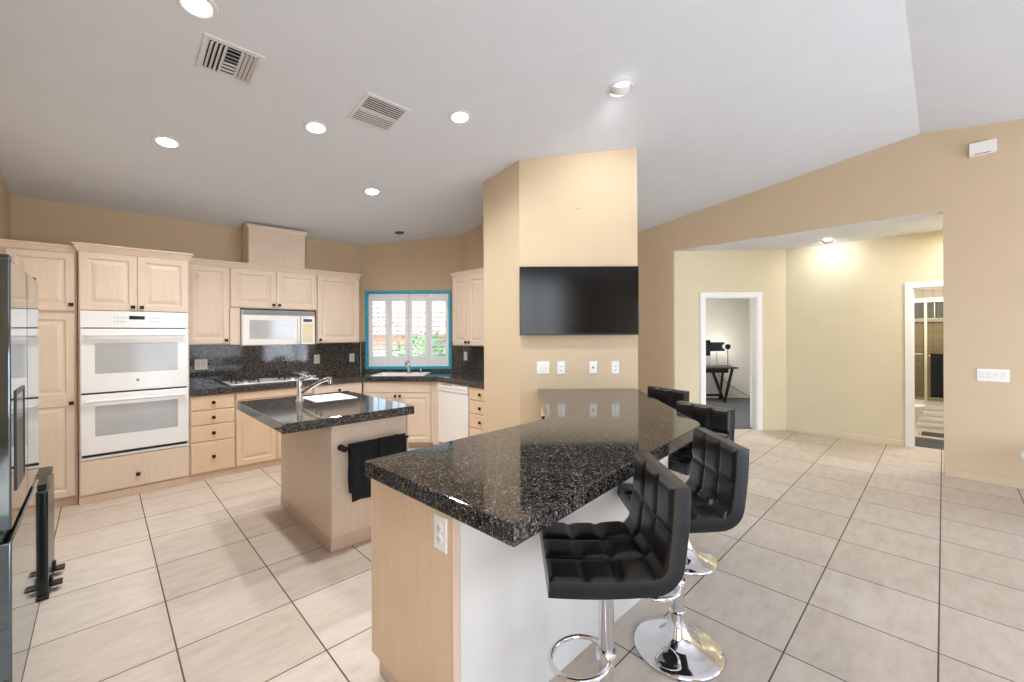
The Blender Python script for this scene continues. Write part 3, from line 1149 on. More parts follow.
def basin(name, label, loc, rz, w, d, deep, cut, rim=0.03, z=0.006):
    """drop-in sink: raised rim and a hollow bowl let into the objects in cut"""
    t = thing(name, label, 'sink', loc, rz)
    hw, hd = w / 2, d / 2
    cb_ = MB().box(-hw + rim * 0.5, hw - rim * 0.5, -hd + rim * 0.5, hd - rim * 0.5, -deep - 0.02, 0.05)
    cutter = cb_.build('cutter', WHITE_PLASTIC)
    cutter.matrix_world = Matrix.Translation(loc) @ Matrix.Rotation(rz, 4, 'Z')
    for target in cut:
        md = target.modifiers.new('sink_hole', 'BOOLEAN')
        md.object = cutter
        md.operation = 'DIFFERENCE'
        md.solver = 'EXACT'
        bpy.context.view_layer.update()
        ev = target.evaluated_get(bpy.context.evaluated_depsgraph_get())
        nm = bpy.data.meshes.new_from_object(ev)
        target.modifiers.clear()
        target.data = nm
    bpy.data.objects.remove(cutter, do_unlink=True)
    b = MB()
    L = [(0, 0.0002), (0.004, z), (rim - 0.006, z), (rim, z - 0.004), (rim + 0.006, -deep * 0.8), (rim + 0.035, -deep)]
    outer = [(rim + 0.03, -deep - 0.008), (rim - 0.002, -deep * 0.8), (rim - 0.006, -0.001)]
    v, fcs = [], []
    for ins, zz in outer[::1] if False else L + outer:
        v += [(-hw + ins, -hd + ins, zz), (hw - ins, -hd + ins, zz), (hw - ins, hd - ins, zz), (-hw + ins, hd - ins, zz)]
    order = list(range(len(L) - 1))
    for k in order:
        for i in range(4):
            j = (i + 1) % 4
            fcs.append([4 * k + i, 4 * k + j, 4 * k + 4 + j, 4 * k + 4 + i])
    e = 4 * (len(L) - 1)
    fcs.append([e, e + 1, e + 2, e + 3])
    o0 = 4 * len(L)
    fcs.append([o0 + 3, o0 + 2, o0 + 1, o0])
    for k in range(len(outer) - 1):
        for i in range(4):
            j = (i + 1) % 4
            fcs.append([o0 + 4 * k + i, o0 + 4 * k + j, o0 + 4 * k + 4 + j, o0 + 4 * k + 4 + i])
    for i in range(4):
        j = (i + 1) % 4
        fcs.append([o0 + 4 * (len(outer) - 1) + i, o0 + 4 * (len(outer) - 1) + j, j, i])
    b.add(v, fcs)
    b.build('basin', PORCELAIN, t, smooth=False)
    MB().lathe([(0.034, 0.0), (0.034, 0.003), (0.02, 0.0035)], 20, (0, 0, -deep + 0.0002)).build('drain', CHROME, t)
    return t


def faucet(name, label, loc, rz, hgt=0.17, reach=0.20, s=1.0):
    """single-lever tap; spout along local +x"""
    t = thing(name, label, 'tap', loc, rz)
    b = MB()
    b.lathe([(0.030 * s, 0.0), (0.028 * s, 0.010), (0.022 * s, 0.018), (0.021 * s, hgt * 0.85), (0.016 * s, hgt)], 24)
    b.build('body', CHROME, t)
    sp = MB()
    sp.tube([(0, 0, hgt * 0.36), (reach * 0.3, 0, hgt * 0.62), (reach * 0.7, 0, hgt * 0.95), (reach * 0.92, 0, hgt * 1.06), (reach, 0, hgt * 1.02)],
            [0.015 * s, 0.015 * s, 0.014 * s, 0.016 * s, 0.018 * s], 14)
    sp.lathe([(0.018 * s, 0.0), (0.018 * s, 0.028)], 18, (reach, 0, hgt * 1.02 - 0.035))
    sp.build('spout', CHROME, t)
    lv = MB()
    lv.tube([(0, 0, hgt * 0.98), (reach * 0.18, 0, hgt * 1.10), (reach * 0.5, 0, hgt * 1.20)], [0.012 * s, 0.010 * s, 0.006 * s], 12)
    lv.build('lever', CHROME, t)
    return t


SC = (2.845, 5.005)
basin('corner_sink', 'white drop-in sink under the shuttered window', (SC[0], SC[1], 0.9152), ROT_D, 0.68, 0.42, 0.17, [worktop])
fp = diag(0.735, 0.20)
faucet('sink_tap', 'small chrome tap at the corner sink under the window', (fp[0], fp[1], 0.9155), radians(-135), 0.15, 0.15, 0.9)
fp = diag(0.90, 0.22)
t = thing('soap_dispenser', 'short chrome soap dispenser beside the corner sink tap', 'soap dispenser', (fp[0] + 0.02, fp[1] + 0.02, 0.9155), radians(-135))
MB().lathe([(0.018, 0), (0.018, 0.008), (0.010, 0.012), (0.010, 0.045), (0.014, 0.05), (0.012, 0.062)], 16).build('body', CHROME, t)
MB().tube([(0, 0, 0.055), (0.03, 0, 0.06), (0.045, 0, 0.052)], 0.005, 8).build('spout', CHROME, t)

# ------------------------------------------------------------------ wall plates


def plate(name, label, cat, loc, rz, w=0.072, hgt=0.116, kind='outlet', n=1, group=None):
    t = thing(name, label, cat, loc, rz, group)
    MB().rings(-w / 2, w / 2, -hgt / 2, hgt / 2, [(0, -0.004), (0.003, -0.006)], 0.0).build('cover_plate', WHITE_PLASTIC, t, smooth=False)
    for i in range(n):
        x = (i - (n - 1) / 2) * 0.046
        if kind == 'outlet':
            for s_ in (-1, 1):
                b = MB().lathe([(0.0165, 0), (0.0165, 0.0025), (0.015, 0.0035)], 20, (x, -0.0055, s_ * 0.019), axis='Y')
                so = b.build('socket', WHITE_PLASTIC, t)
                q = MB()
                q.box(x - 0.008, x - 0.0055, -0.0098, -0.0085, s_ * 0.019 - 0.004, s_ * 0.019 + 0.005)
                q.box(x + 0.0055, x + 0.008, -0.0098, -0.0085, s_ * 0.019 - 0.004, s_ * 0.019 + 0.005)
                q.box(x - 0.002, x + 0.002, -0.0098, -0.0085, s_ * 0.019 - 0.011, s_ * 0.019 - 0.007)
                q.build('slots', BLACK_PLASTIC, so)
        elif kind == 'rocker':
            b = MB()
            b.add([(x - 0.0165, -0.0055, -0.033), (x + 0.0165, -0.0055, -0.033), (x + 0.0165, -0.0055, 0.033), (x - 0.0165, -0.0055, 0.033),
                   (x - 0.0165, -0.012, -0.033), (x + 0.0165, -0.012, -0.033), (x + 0.0165, -0.0075, 0.033), (x - 0.0165, -0.0075, 0.033)],
                  [[0, 3, 2, 1], [4, 5, 6, 7], [0, 1, 5, 4], [1, 2, 6, 5], [2, 3, 7, 6], [3, 0, 4, 7]])
            b.build('rocker', ROCKER, t)
        elif kind == 'jack':
            MB().lathe([(0.009, 0), (0.007, 0.008), (0.004, 0.012)], 14, (x, -0.0055, 0.0), axis='Y').build('jack', BLACK_PLASTIC, t)
    return t


plate('wall_outlet', 'white outlet on the granite backsplash just right of the oven tower', 'outlet', (0.79, 5.738, 1.12), 0, 0.115, 0.116, n=2, group='outlets on the granite backsplash')
plate('wall_outlet', 'white outlet on the backsplash, right of the cooktop', 'outlet', (2.022, 5.738, 1.122), 0, group='outlets on the granite backsplash')
plate('wall_outlet', 'white outlet on the backsplash beside the left window trim', 'outlet', (2.49, 5.738, 1.122), 0, group='outlets on the granite backsplash')
plate('wall_outlet', 'white outlet on the backsplash between window and television wall, below the wall cupboard', 'outlet', (3.618, 4.63, 1.136), radians(-90), group='outlets on the granite backsplash')

TVR = -YAW
TD = 4.03


def tvp(r, off=0.0):
    return rd(r, TD - off)


specs = [('light_switch', 'white two gang switch plate below the television, leftmost of the four plates', 'switch', 0.296, 0.118, 'rocker', 2),
         ('wall_outlet', 'white outlet below the television, second plate from the left', 'outlet', 0.468, 0.072, 'outlet', 1),
         ('cable_plate', 'white jack plate below the television, third plate from the left', 'wall plate', 0.774, 0.072, 'jack', 1),
         ('wall_outlet', 'white outlet below the television, rightmost of the four plates', 'outlet', 0.986, 0.072, 'outlet', 1)]
for nm, lb, ct_, r_, w_, kd, n_ in specs:
    p = tvp(r_, 0.001)
    plate(nm, lb, ct_, (p[0], p[1], 1.118), TVR, w_, 0.118, kd, n_, 'wall plates below the television')
p = tvp(0.64, 0.001)
plate('blank_plate', 'small blank plate painted like the wall, high above the television', 'wall plate', (p[0], p[1], 2.66), TVR, 0.05, 0.05, 'none', 0)
COL.objects['blank_plate'].children[0].data.materials[0] = PAINT

# television
p = tvp(0.635, 0.0)
t = thing('tv', 'large black flat television mounted on the beige wall above the counter', 'television', (p[0], p[1], 1.43), TVR)
b = MB()
b.box(-0.563, 0.563, -0.060, -0.030, 0.0, 0.648)
b.box(-0.30, 0.30, -0.030, -0.001, 0.12, 0.5)
b.build('body', BLACK_PLASTIC, t, bevel=0.004)
MB().box(-0.556, 0.556, -0.062, -0.0595, 0.012, 0.641).build('screen', BLACK_SCREEN, t)

# four gang switch and the chime on the right wall
plate('light_switch', 'white four gang switch plate on the tan wall right of the hall opening', 'switch', (6.049, -0.325, 1.03), radians(-90), 0.205, 0.118, 'rocker', 4)
t = thing('door_chime', 'white box mounted high on the tan wall above the hall opening', 'chime', (6.049, -0.265, 3.195), radians(-90))
MB().box(-0.088, 0.088, -0.05, 0.0, -0.062, 0.062).build('cover', WHITE_PLASTIC, t, bevel=0.006, seg=3)
MB().box(-0.05, 0.05, -0.053, -0.049, -0.056, -0.050).build('slot', BLACK_PLASTIC, t)

# ------------------------------------------------------------------ island
IX0, IX1, IY0, IY1 = 0.77, 1.665, 2.745, 3.93
t = thing('kitchen_island', 'pale maple island cabinet below the small granite top with prep sink', 'island', (1.088, 2.84, 0))
BW, BD = 0.575, 1.09
island_body = MB().box(0, BW, 0, BD, 0.085, 0.853).build('body', MAPLE, t, bevel=0.002)
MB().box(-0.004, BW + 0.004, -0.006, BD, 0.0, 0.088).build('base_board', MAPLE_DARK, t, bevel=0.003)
for xa in (0.0, BW - 0.012):
    MB().box(xa, xa + 0.012, -0.008, 0.0, 0.088, 0.853).build('corner_strip', MAPLE, t, bevel=0.002)
bar = MB()
bar.tube([(0.045, -0.055, 0.685), (0.545, -0.055, 0.685)], 0.009, 12)
bar.build('towel_bar', KNOB, t)
for x in (0.065, 0.475):
    k = MB().lathe([(0.022, 0.0), (0.020, 0.008), (0.011, 0.014), (0.011, 0.040), (0.020, 0.046), (0.023, 0.058), (0.018, 0.072)], 18, (x, -0.002, 0.685), axis='Y')
    k.build('bar_post', KNOB, t)
ic = MB().box(IX0, IX1, IY0, IY1, 0.853, 0.915)
island_top = o = ic.build('island_countertop', GRANITE, bevel=0.006, smooth=False)
tag(o, 'small dark granite top of the kitchen island', 'countertop')


def towel(name, label, x0, x1, zf, zb, y, z, ph):
    """a towel folded over the bar: front and back leaf joined over the top, with soft folds"""
    nx, R_ = 22, 0.017
    prof = []
    for k in range(15):
        prof.append((-R_, zf + (z - zf) * k / 14.0))
    for k in range(1, 8):
        a = pi - pi * k / 8
        prof.append((R_ * cos(a), z + R_ * sin(a)))
    for k in range(15):
        prof.append((R_, z - (z - zb) * k / 14.0))
    th = 0.008
    n = len(prof)
    vin, vout = [], []
    for j, (py, pz) in enumerate(prof):
        if j == 0:
            tx, tz = prof[1][0] - py, prof[1][1] - pz
        elif j == n - 1:
            tx, tz = py - prof[-2][0], pz - prof[-2][1]
        else:
            tx, tz = prof[j + 1][0] - prof[j - 1][0], prof[j + 1][1] - prof[j - 1][1]
        l_ = math.hypot(tx, tz) or 1
        ny, nz = -tz / l_, tx / l_
        for i in range(nx + 1):
            u = i / nx
            hang = min(1, max(0, (z - pz) / 0.2))
            wv = 0.004 * hang * sin(u * 13 + ph) + 0.003 * hang * sin(u * 5 + 2 * ph)
            x = x0 + (x1 - x0) * u + 0.004 * hang * sin(pz * 22 + ph) - 0.006 * hang * (u - 0.5)
            dz = 0.006 * hang * sin(u * 4 + ph)
            vin.append((x, y + py - wv, pz + dz))
            vout.append((x, y + py + ny * th - wv, pz + nz * th + dz))
    b = MB()
    N = nx + 1
    fcs = []
    T = len(vin)
    for j in range(n - 1):
        for i in range(nx):
            a = j * N + i
            fcs.append([a, a + 1, a + N + 1, a + N])
            fcs.append([T + a, T + a + N, T + a + N + 1, T + a + 1])
        fcs.append([j * N, (j + 1) * N, T + (j + 1) * N, T + j * N])
        fcs.append([j * N + nx, T + j * N + nx, T + (j + 1) * N + nx, (j + 1) * N + nx])
    for i in range(nx):
        fcs.append([i, T + i, T + i + 1, i + 1])
        q = (n - 1) * N + i
        fcs.append([q, q + 1, T + q + 1, T + q])
    b.add(vin + vout, fcs)
    o = b.build(name, TOWEL)
    return tag(o, label, 'towel', 'towels on the island bar')


towel('hand_towel', 'black towel on the island bar, left one hanging lower', 1.188, 1.382, 0.325, 0.37, 2.785, 0.688, 0.4)
towel('hand_towel', 'black towel on the island bar, right one beside the far bar post', 1.392, 1.602, 0.42, 0.38, 2.785, 0.690, 1.7)

basin('prep_sink', 'white prep sink set in the island top', (1.372, 3.62, 0.9152), 0, 0.34, 0.36, 0.16, [island_top, island_body], rim=0.018, z=0.004)
faucet('island_tap', 'chrome single lever tap standing on the island top', (1.135, 3.60, 0.9155), radians(-38), 0.165, 0.24, 1.05)

# ------------------------------------------------------------------ peninsula
PL, PF, PT = (0.795, 1.71), (0.820, 0.837), (2.512, 0.982)
PR, PB, PI = rd(1.196, 4.026), rd(0.248, 4.026), (2.012, 1.741)
t = thing('breakfast_bar', 'breakfast bar base with maple end panel and white painted seating side', 'counter base', (0, 0, 0))
rx = 0.93
bx1 = rd(rx, 4.02)
bc = (2.43, 1.155)
body = MB()
body.prism([(0.862, 1.15), bc, bx1, rd(0.30, 4.02), (2.03, 1.70), (0.862, 1.70)], 0.0, 0.850)
body.build('body', WHITE_WALL, t, smooth=False)
ep = MB()
ep.prism([(0.834, 1.142), (0.862, 1.142), (0.862, 1.722), (0.828, 1.722)], 0.085, 0.850)
ep.build('end_panel', MAPLE_WARM, t, bevel=0.002)
ek = MB()
ek.prism([(0.850, 1.15), (0.862, 1.15), (0.862, 1.69), (0.848, 1.69)], 0.0, 0.085)
ek.build('toe_kick', MAPLE_DARK, t)
MB().prism([(0.832, 1.138), (0.866, 1.140), (0.866, 1.150), (0.832, 1.150)], 0.0, 0.850).build('corner_post', MAPLE_DARK, t, bevel=0.002)
# cupboard doors on the kitchen side of the arm by the television wall
dk = MB()
q0, q1 = Vector(rd(0.292, 2.95)), Vector(rd(0.292, 3.98))
e = (q1 - q0).normalized()
n_ = Vector((-e.y, e.x))
for a_, c_ in ((0.0, 0.51), (0.52, 1.03)):
    d = MB().prism([tuple(q0 + e * a_), tuple(q0 + e * c_), tuple(q0 + e * c_ + n_ * 0.02), tuple(q0 + e * a_ + n_ * 0.02)][::-1], 0.09, 0.835)
    d = d.build('door', MAPLE, t, bevel=0.003)
    kp_ = q0 + e * (0.46 if a_ == 0 else 0.57) + n_ * 0.033
    MB().obox((kp_.x, kp_.y, 0.74), (e.x, e.y, 0), (n_.x, n_.y, 0), (0, 0, 1), 0.015, 0.013, 0.015).build('knob', KNOB, d, bevel=0.003)

pt1 = Vector(PT) + (Vector(PF) - Vector(PT)).normalized() * 0.05
pt2 = Vector(PT) + (Vector(PR) - Vector(PT)).normalized() * 0.05
pc = MB()
pc.prism([PF, tuple(pt1), (PT[0] - 0.005, PT[1] + 0.012), tuple(pt2), PR, PB, PI, PL], 0.850, 0.915)
o = pc.build('peninsula_countertop', GRANITE_DIAG, bevel=0.006, smooth=False)
tag(o, 'large dark granite breakfast bar top running to the television wall', 'countertop')
plate('peninsula_outlet', 'white outlet on the maple end panel of the breakfast bar', 'outlet', (0.833, 1.207, 0.766), radians(-90), 0.074, 0.118)

# ------------------------------------------------------------------ bar stools


def stool(label, loc, rz):
    t = thing('bar_stool', label, 'bar stool', loc, rz, 'black bar stools around the breakfast bar')
    # centre line of the padded shell in the (y, z) plane, front edge of the seat to the top of the back
    path = []
    zs = 0.660
    for k in range(17):
        path.append((-0.222 + 0.322 * k / 16, zs - 0.006 * sin(pi * k / 16)))
    for k in range(1, 9):
        a = -pi / 2 + radians(84) * k / 8
        path.append((0.100 + 0.070 * cos(a), zs + 0.070 + 0.070 * sin(a)))
    y0, z0 = path[-1]
    for k in range(1, 15):
        s_ = k / 14
        path.append((y0 + 0.020 * s_ + 0.004 * sin(pi * s_), z0 + 0.245 * s_))
    n = len(path)
    arc = [0.0]
    for i in range(1, n):
        arc.append(arc[-1] + math.hypot(path[i][0] - path[i - 1][0], path[i][1] - path[i - 1][1]))
    total = arc[-1]
    # resample densely
    NS, NT = 84, 48
    pts, tans = [], []
    for i in range(NS + 1):
        s_ = total * i / NS
        k = 0
        while k < n - 2 and arc[k + 1] < s_:
            k += 1
        u = (s_ - arc[k]) / (arc[k + 1] - arc[k])
        pts.append((path[k][0] + (path[k + 1][0] - path[k][0]) * u, path[k][1] + (path[k + 1][1] - path[k][1]) * u))
    for i in range(NS + 1):
        a, c = pts[max(0, i - 2)], pts[min(NS, i + 2)]
        l_ = math.hypot(c[0] - a[0], c[1] - a[1])
        tans.append(((c[0] - a[0]) / l_, (c[1] - a[1]) / l_))
    seat_end = 0.40
    lines_s = [0.115, 0.225, 0.345, 0.52]     # cross seams along the shell
    Wd = 0.405

    def seam(s_, x):
        d = 1.0
        for q in lines_s:
            d = min(d, abs(s_ - q))
        for q in (-Wd / 6, Wd / 6):
            d = min(d, abs(x - q))
        return 1 - math.exp(-(d / 0.011) ** 1.2)

    top, bot = [], []
    for i in range(NS + 1):
        s_ = total * i / NS
        (py, pz), (ty, tz) = pts[i], tans[i]
        ny, nz = -tz, ty          # inner side (up on the seat, forward on the back)
        es = min(s_, total - s_)
        for j in range(NT + 1):
            u = -1 + 2 * j / NT
            x = Wd / 2 * u
            ex = Wd / 2 * (1 - abs(u))
            ed = min(1.0, ex / 0.014)
            ee = min(1.0, es / 0.020)
            rnd = sqrt(max(0, 1 - (1 - ed) ** 2)) * sqrt(max(0, 1 - (1 - ee) ** 2))
            th = 0.020 + 0.008 * rnd + 0.013 * (seam(s_, x) - 1) * rnd + 0.004 * rnd
            top.append((x, py + ny * th, pz + nz * th))
            tb = 0.030 + 0.006 * rnd
            bot.append((x, py - ny * tb, pz - nz * tb))
    b = MB()
    N = NT + 1
    T = len(top)
    fcs = []
    for i in range(NS):
        for j in range(NT):
            a = i * N + j
            fcs.append([a, a + 1, a + N + 1, a + N])
    shell_top = MB().add(top, fcs)
    rim = []
    fb = []
    for i in range(NS):
        for j in range(NT):
            a = i * N + j
            fb.append([a, a + N, a + N + 1, a + 1])
    vv = bot + top
    for i in range(NS):
        for j in (0, NT):
            a, c = i * N + j, (i + 1) * N + j
            fb.append([a, c, T + c, T + a] if j == NT else [a, T + a, T + c, c])
    for j in range(NT):
        for i in (0, NS):
            a, c = i * N + j, i * N + j + 1
            fb.append([a, c, T + c, T + a])
    sb = MB()
    sb.v = [tuple(p) for p in vv]
    sb.f = fb
    sb.mi = [0] * len(fb)
    shell_top.build('cushion', LEATHER, t, angle=80)
    sh = sb.build('shell', LEATHER_EDGE, t, angle=60)
    # drop the unused inner vertices of the shell
    bm = bmesh.new()
    bm.from_mesh(sh.data)
    bmesh.ops.delete(bm, geom=[v for v in bm.verts if not v.link_faces], context='VERTS')
    bm.to_mesh(sh.data)
    bm.free()
    # under-seat plate, gas lift, foot ring, base
    up = MB()
    up.box(-0.10, 0.10, -0.11, 0.10, 0.600, 0.626)
    up.lathe([(0.045, 0.585), (0.030, 0.600)], 20)
    up.build('seat_plate', BLACK_PLASTIC, t, bevel=0.004)
    pole = MB()
    pole.lathe([(0.0275, 0.10), (0.0275, 0.555), (0.029, 0.557), (0.029, 0.565), (0.0215, 0.567), (0.0215, 0.60)], 28)
    pole.build('pole', CHROME, t)
    lev = MB()
    lev.tube([(-0.02, 0.02, 0.59), (-0.10, 0.02, 0.588), (-0.16, 0.02, 0.584), (-0.185, 0.02, 0.583)], [0.005, 0.005, 0.005, 0.007], 8)
    lev.build('lift_lever', CHROME, t)
    fr_ = MB()
    loop = []
    for k in range(29):
        a = radians(78) + radians(384 - 2 * 90 + 0) * 0 + 2 * pi * k / 28
        loop.append((0.105 * sin(2 * pi * k / 28), -0.095 + 0.105 * cos(2 * pi * k / 28), 0.300 - 0.02 * (1 - cos(2 * pi * k / 28)) / 2))
    fr_.tube(loop[:-1], 0.0095, 12, closed=True)
    fr_.lathe([(0.034, 0.280), (0.036, 0.285), (0.036, 0.315), (0.034, 0.320)], 24)
    fr_.build('foot_ring', CHROME, t)
    base = MB()
    base.lathe([(0.193, 0.0), (0.195, 0.003), (0.195, 0.010), (0.189, 0.016), (0.150, 0.024), (0.110, 0.036), (0.078, 0.056), (0.055, 0.085),
                (0.040, 0.120), (0.036, 0.150), (0.036, 0.172), (0.029, 0.176)], 64)
    base.build('base', CHROME, t, angle=50)
    return t


RA = radians(-134.3)
RB = radians(-106)
p = rd(0.332, 1.505)
s1 = stool('nearest black tufted bar stool, at the front corner of the breakfast bar', (p[0], p[1], 0), RA)
spots = [(rd(0.755, 1.935), RA, 'black tufted bar stool second from the front, its chrome base fully in view'),
         (rd(1.100, 2.70), RB, 'black tufted bar stool third from the front, beyond the counter tip'),
         (rd(1.165, 3.53), RB, 'farthest black tufted bar stool, beside the television wall')]
for (p, a, lb) in spots:
    c = copy_tree(s1)
    c.location = (p[0], p[1], 0)
    c.rotation_euler = (0, 0, a)
    c['label'] = lb

# ------------------------------------------------------------------ refrigerator and step bin
t = thing('refrigerator', 'dark stainless french door refrigerator at the kitchen entrance', 'refrigerator', (-0.235, 2.365, 0), radians(90))
# local x runs from the near edge away from the camera, local -y faces the kitchen
FW = 0.945
MB().box(0.006, FW - 0.006, 0.085, 0.77, 0.02, 1.715).build('body', STEEL_SIDE, t, bevel=0.004)
for a_, c_, sgn in ((0.0, FW / 2 - 0.003, 1), (FW / 2 + 0.003, FW, -1)):
    d = MB().box(a_, c_, 0.0, 0.080, 0.745, 1.73).build('door', STEEL, t, bevel=0.006, seg=3)
    MB().box(a_ + 0.02, c_ - 0.02, 0.02, 0.07, 0.728, 0.7449).build('grip', BLACK_PLASTIC, d)
    if sgn == 1:
        dp = MB()
        dp.rings(0.10, 0.345, 0.86, 1.24, [(0.0, -0.004), (0.012, -0.004), (0.016, -0.0005)], 0.001)
        dp.build('dispenser', STEEL_SIDE, d, smooth=False)
        MB().box(0.118, 0.327, -0.0015, 0.0005, 1.12, 1.22).build('dispenser_panel', BLACK_SCREEN, d)
MB().box(0.0, FW, 0.0, 0.080, 0.055, 0.70).build('drawer', STEEL, t, bevel=0.006, seg=3)
MB().box(0.01, FW - 0.01, 0.03, 0.085, 0.70, 0.728).build('drawer_grip', BLACK_PLASTIC, t)
hg = MB()
hg.box(0.01, 0.08, 0.005, 0.05, 1.732, 1.745)
hg.box(FW - 0.08, FW - 0.01, 0.005, 0.05, 1.732, 1.745)
hg.build('hinge_cover', STEEL_SIDE, t)
MB().box(0.02, FW - 0.02, 0.04, 0.7, 0.0, 0.05).build('toe_grille', BLACK_PLASTIC, t)

t = thing('step_bin', 'dark slim two pedal step bin on the floor beside the refrigerator', 'trash bin', (-0.212, 3.655, 0), radians(90))
MB().box(-0.215, 0.215, 0.0, 0.33, 0.02, 0.60).build('body', STEEL_BIN, t, bevel=0.012, seg=3)
for s_ in (-1, 1):
    MB().box(-0.213 if s_ < 0 else 0.002, -0.002 if s_ < 0 else 0.213, 0.004, 0.326, 0.602, 0.640).build('lid', BLACK_PLASTIC, t, bevel=0.008, seg=3)
    pb = MB()
    pb.box(s_ * 0.105 - 0.032, s_ * 0.105 + 0.032, -0.050, 0.0, 0.030, 0.046)
    pb.box(s_ * 0.105 - 0.024, s_ * 0.105 + 0.024, -0.012, 0.0, 0.046, 0.085)
    pb.build('pedal', BLACK_PLASTIC, t, bevel=0.005)
MB().box(-0.217, 0.217, -0.002, 0.332, 0.0, 0.022).build('base', BLACK_PLASTIC, t, bevel=0.003)

# ------------------------------------------------------------------ ceiling fixtures


def on_ceiling(o, x, y):
    o.location = (x, y, zc(y))
    o.rotation_euler = (-TILT if y > RIDGE_Y else TILT, 0, 0)


def spot(parent, power, size=172, blend=1.0, rot=(0, 0, 0), loc=(0, 0, -0.03), color=(0.98, 0.99, 1.0)):
    d = bpy.data.lights.new('downlight_lamp', 'SPOT')
    d.energy = power
    d.spot_size = radians(size)
    d.spot_blend = blend
    d.shadow_soft_size = 0.06
    d.color = color
    o = bpy.data.objects.new('downlight_lamp', d)
    COL.objects.link(o)
    o.parent = parent
    o.location = loc
    o.rotation_euler = rot
    return o


def downlight(label, x, y, lit=True, power=68):
    t = thing('recessed_light', label, 'ceiling light', group='recessed ceiling lights')
    on_ceiling(t, x, y)
    b = MB()
    b.lathe([(0.062, 0.0), (0.062, -0.004), (0.070, -0.008), (0.086, -0.006), (0.090, 0.0)], 40, cap=False)
    b.build('trim_ring', VENT_WHITE, t)
    if lit:
        b = MB()
        b.lathe([(0.0615, -0.002), (0.055, -0.008), (0.035, -0.013), (0.0, -0.0145)], 32, cap=False)
        b.build('lens', LENS, t)
        spot(t, power)
    else:
        b = MB()
        b.lathe([(0.0615, -0.003), (0.045, -0.002), (0.0, -0.0015)], 32, cap=False)
        b.build('baffle', BLACK_PLASTIC, t)
    return t


downlight('lit recessed ceiling light cut by the top edge, near the square vent', 0.356, 2.657)
downlight('lit recessed ceiling light nearest the oven tower', 0.364, 4.135)
downlight('lit recessed ceiling light in the middle, between the two ceiling vents and the cooktop', 1.184, 3.354)
downlight('lit recessed ceiling light nearest the television wall, right of the ceiling vents', 2.008, 2.627)
downlight('lit recessed ceiling light nearest the kitchen window', 2.011, 4.125)
downlight('unlit dark recessed ceiling light above the corner sink', 2.837, 5.036, lit=False)

# gimbal light aimed at the television wall
t = thing('gimbal_light', 'adjustable eyeball ceiling light shining on the television wall', 'ceiling light')
on_ceiling(t, 2.782, 1.683)
b = MB()
b.lathe([(0.070, 0.0), (0.070, -0.006), (0.080, -0.010), (0.094, -0.007), (0.098, 0.0)], 40, cap=False)
b.build('trim_ring', VENT_WHITE, t)
dirv = Vector((0.55, 0.55, -0.75)).normalized()
q = dirv.to_track_quat('Z', 'Y').to_matrix()
b = MB()
b.lathe([(0.066, -0.03), (0.068, -0.015), (0.068, 0.0), (0.066, 0.012), (0.061, 0.022), (0.055, 0.026), (0.051, 0.020)], 36, (0, 0, -0.004), rot=q, cap=False)
b.build('eyeball', VENT_WHITE, t)
b = MB().lathe([(0.052, 0.019), (0.03, 0.022), (0.0, 0.023)], 28, (0, 0, -0.004), rot=q, cap=False)
b.build('lens', LENS, t)
sp = spot(t, 22, 130, 0.9, loc=tuple(dirv * 0.06 + Vector((0, 0, -0.012))))
sp.rotation_euler = dirv.to_track_quat('-Z', 'Y').to_euler()

# hall light
t = thing('hall_light', 'small round eyeball ceiling light in the hallway above the cream wall', 'ceiling light', (6.79, 1.05, 2.66))
b = MB()
b.lathe([(0.065, 0.0), (0.065, -0.006), (0.075, -0.010), (0.088, -0.007), (0.092, 0.0)], 36, cap=False)
b.build('trim_ring', VENT_WHITE, t)
dirv = Vector((0.75, 0.05, -0.65)).normalized()
q = dirv.to_track_quat('Z', 'Y').to_matrix()
b = MB()
b.lathe([(0.062, -0.03), (0.064, -0.015), (0.064, 0.0), (0.062, 0.014), (0.056, 0.026), (0.050, 0.030), (0.046, 0.024)], 36, (0, 0, -0.006), rot=q, cap=False)
b.build('eyeball', VENT_WHITE, t)
b = MB().lathe([(0.047, 0.023), (0.03, 0.026), (0.0, 0.027)], 28, (0, 0, -0.006), rot=q, cap=False)
b.build('lens', LENS, t)
sp = spot(t, 8, 165, 1.0, loc=tuple(dirv * 0.07 + Vector((0, 0, -0.012))))
sp.rotation_euler = dirv.to_track_quat('-Z', 'Y').to_euler()


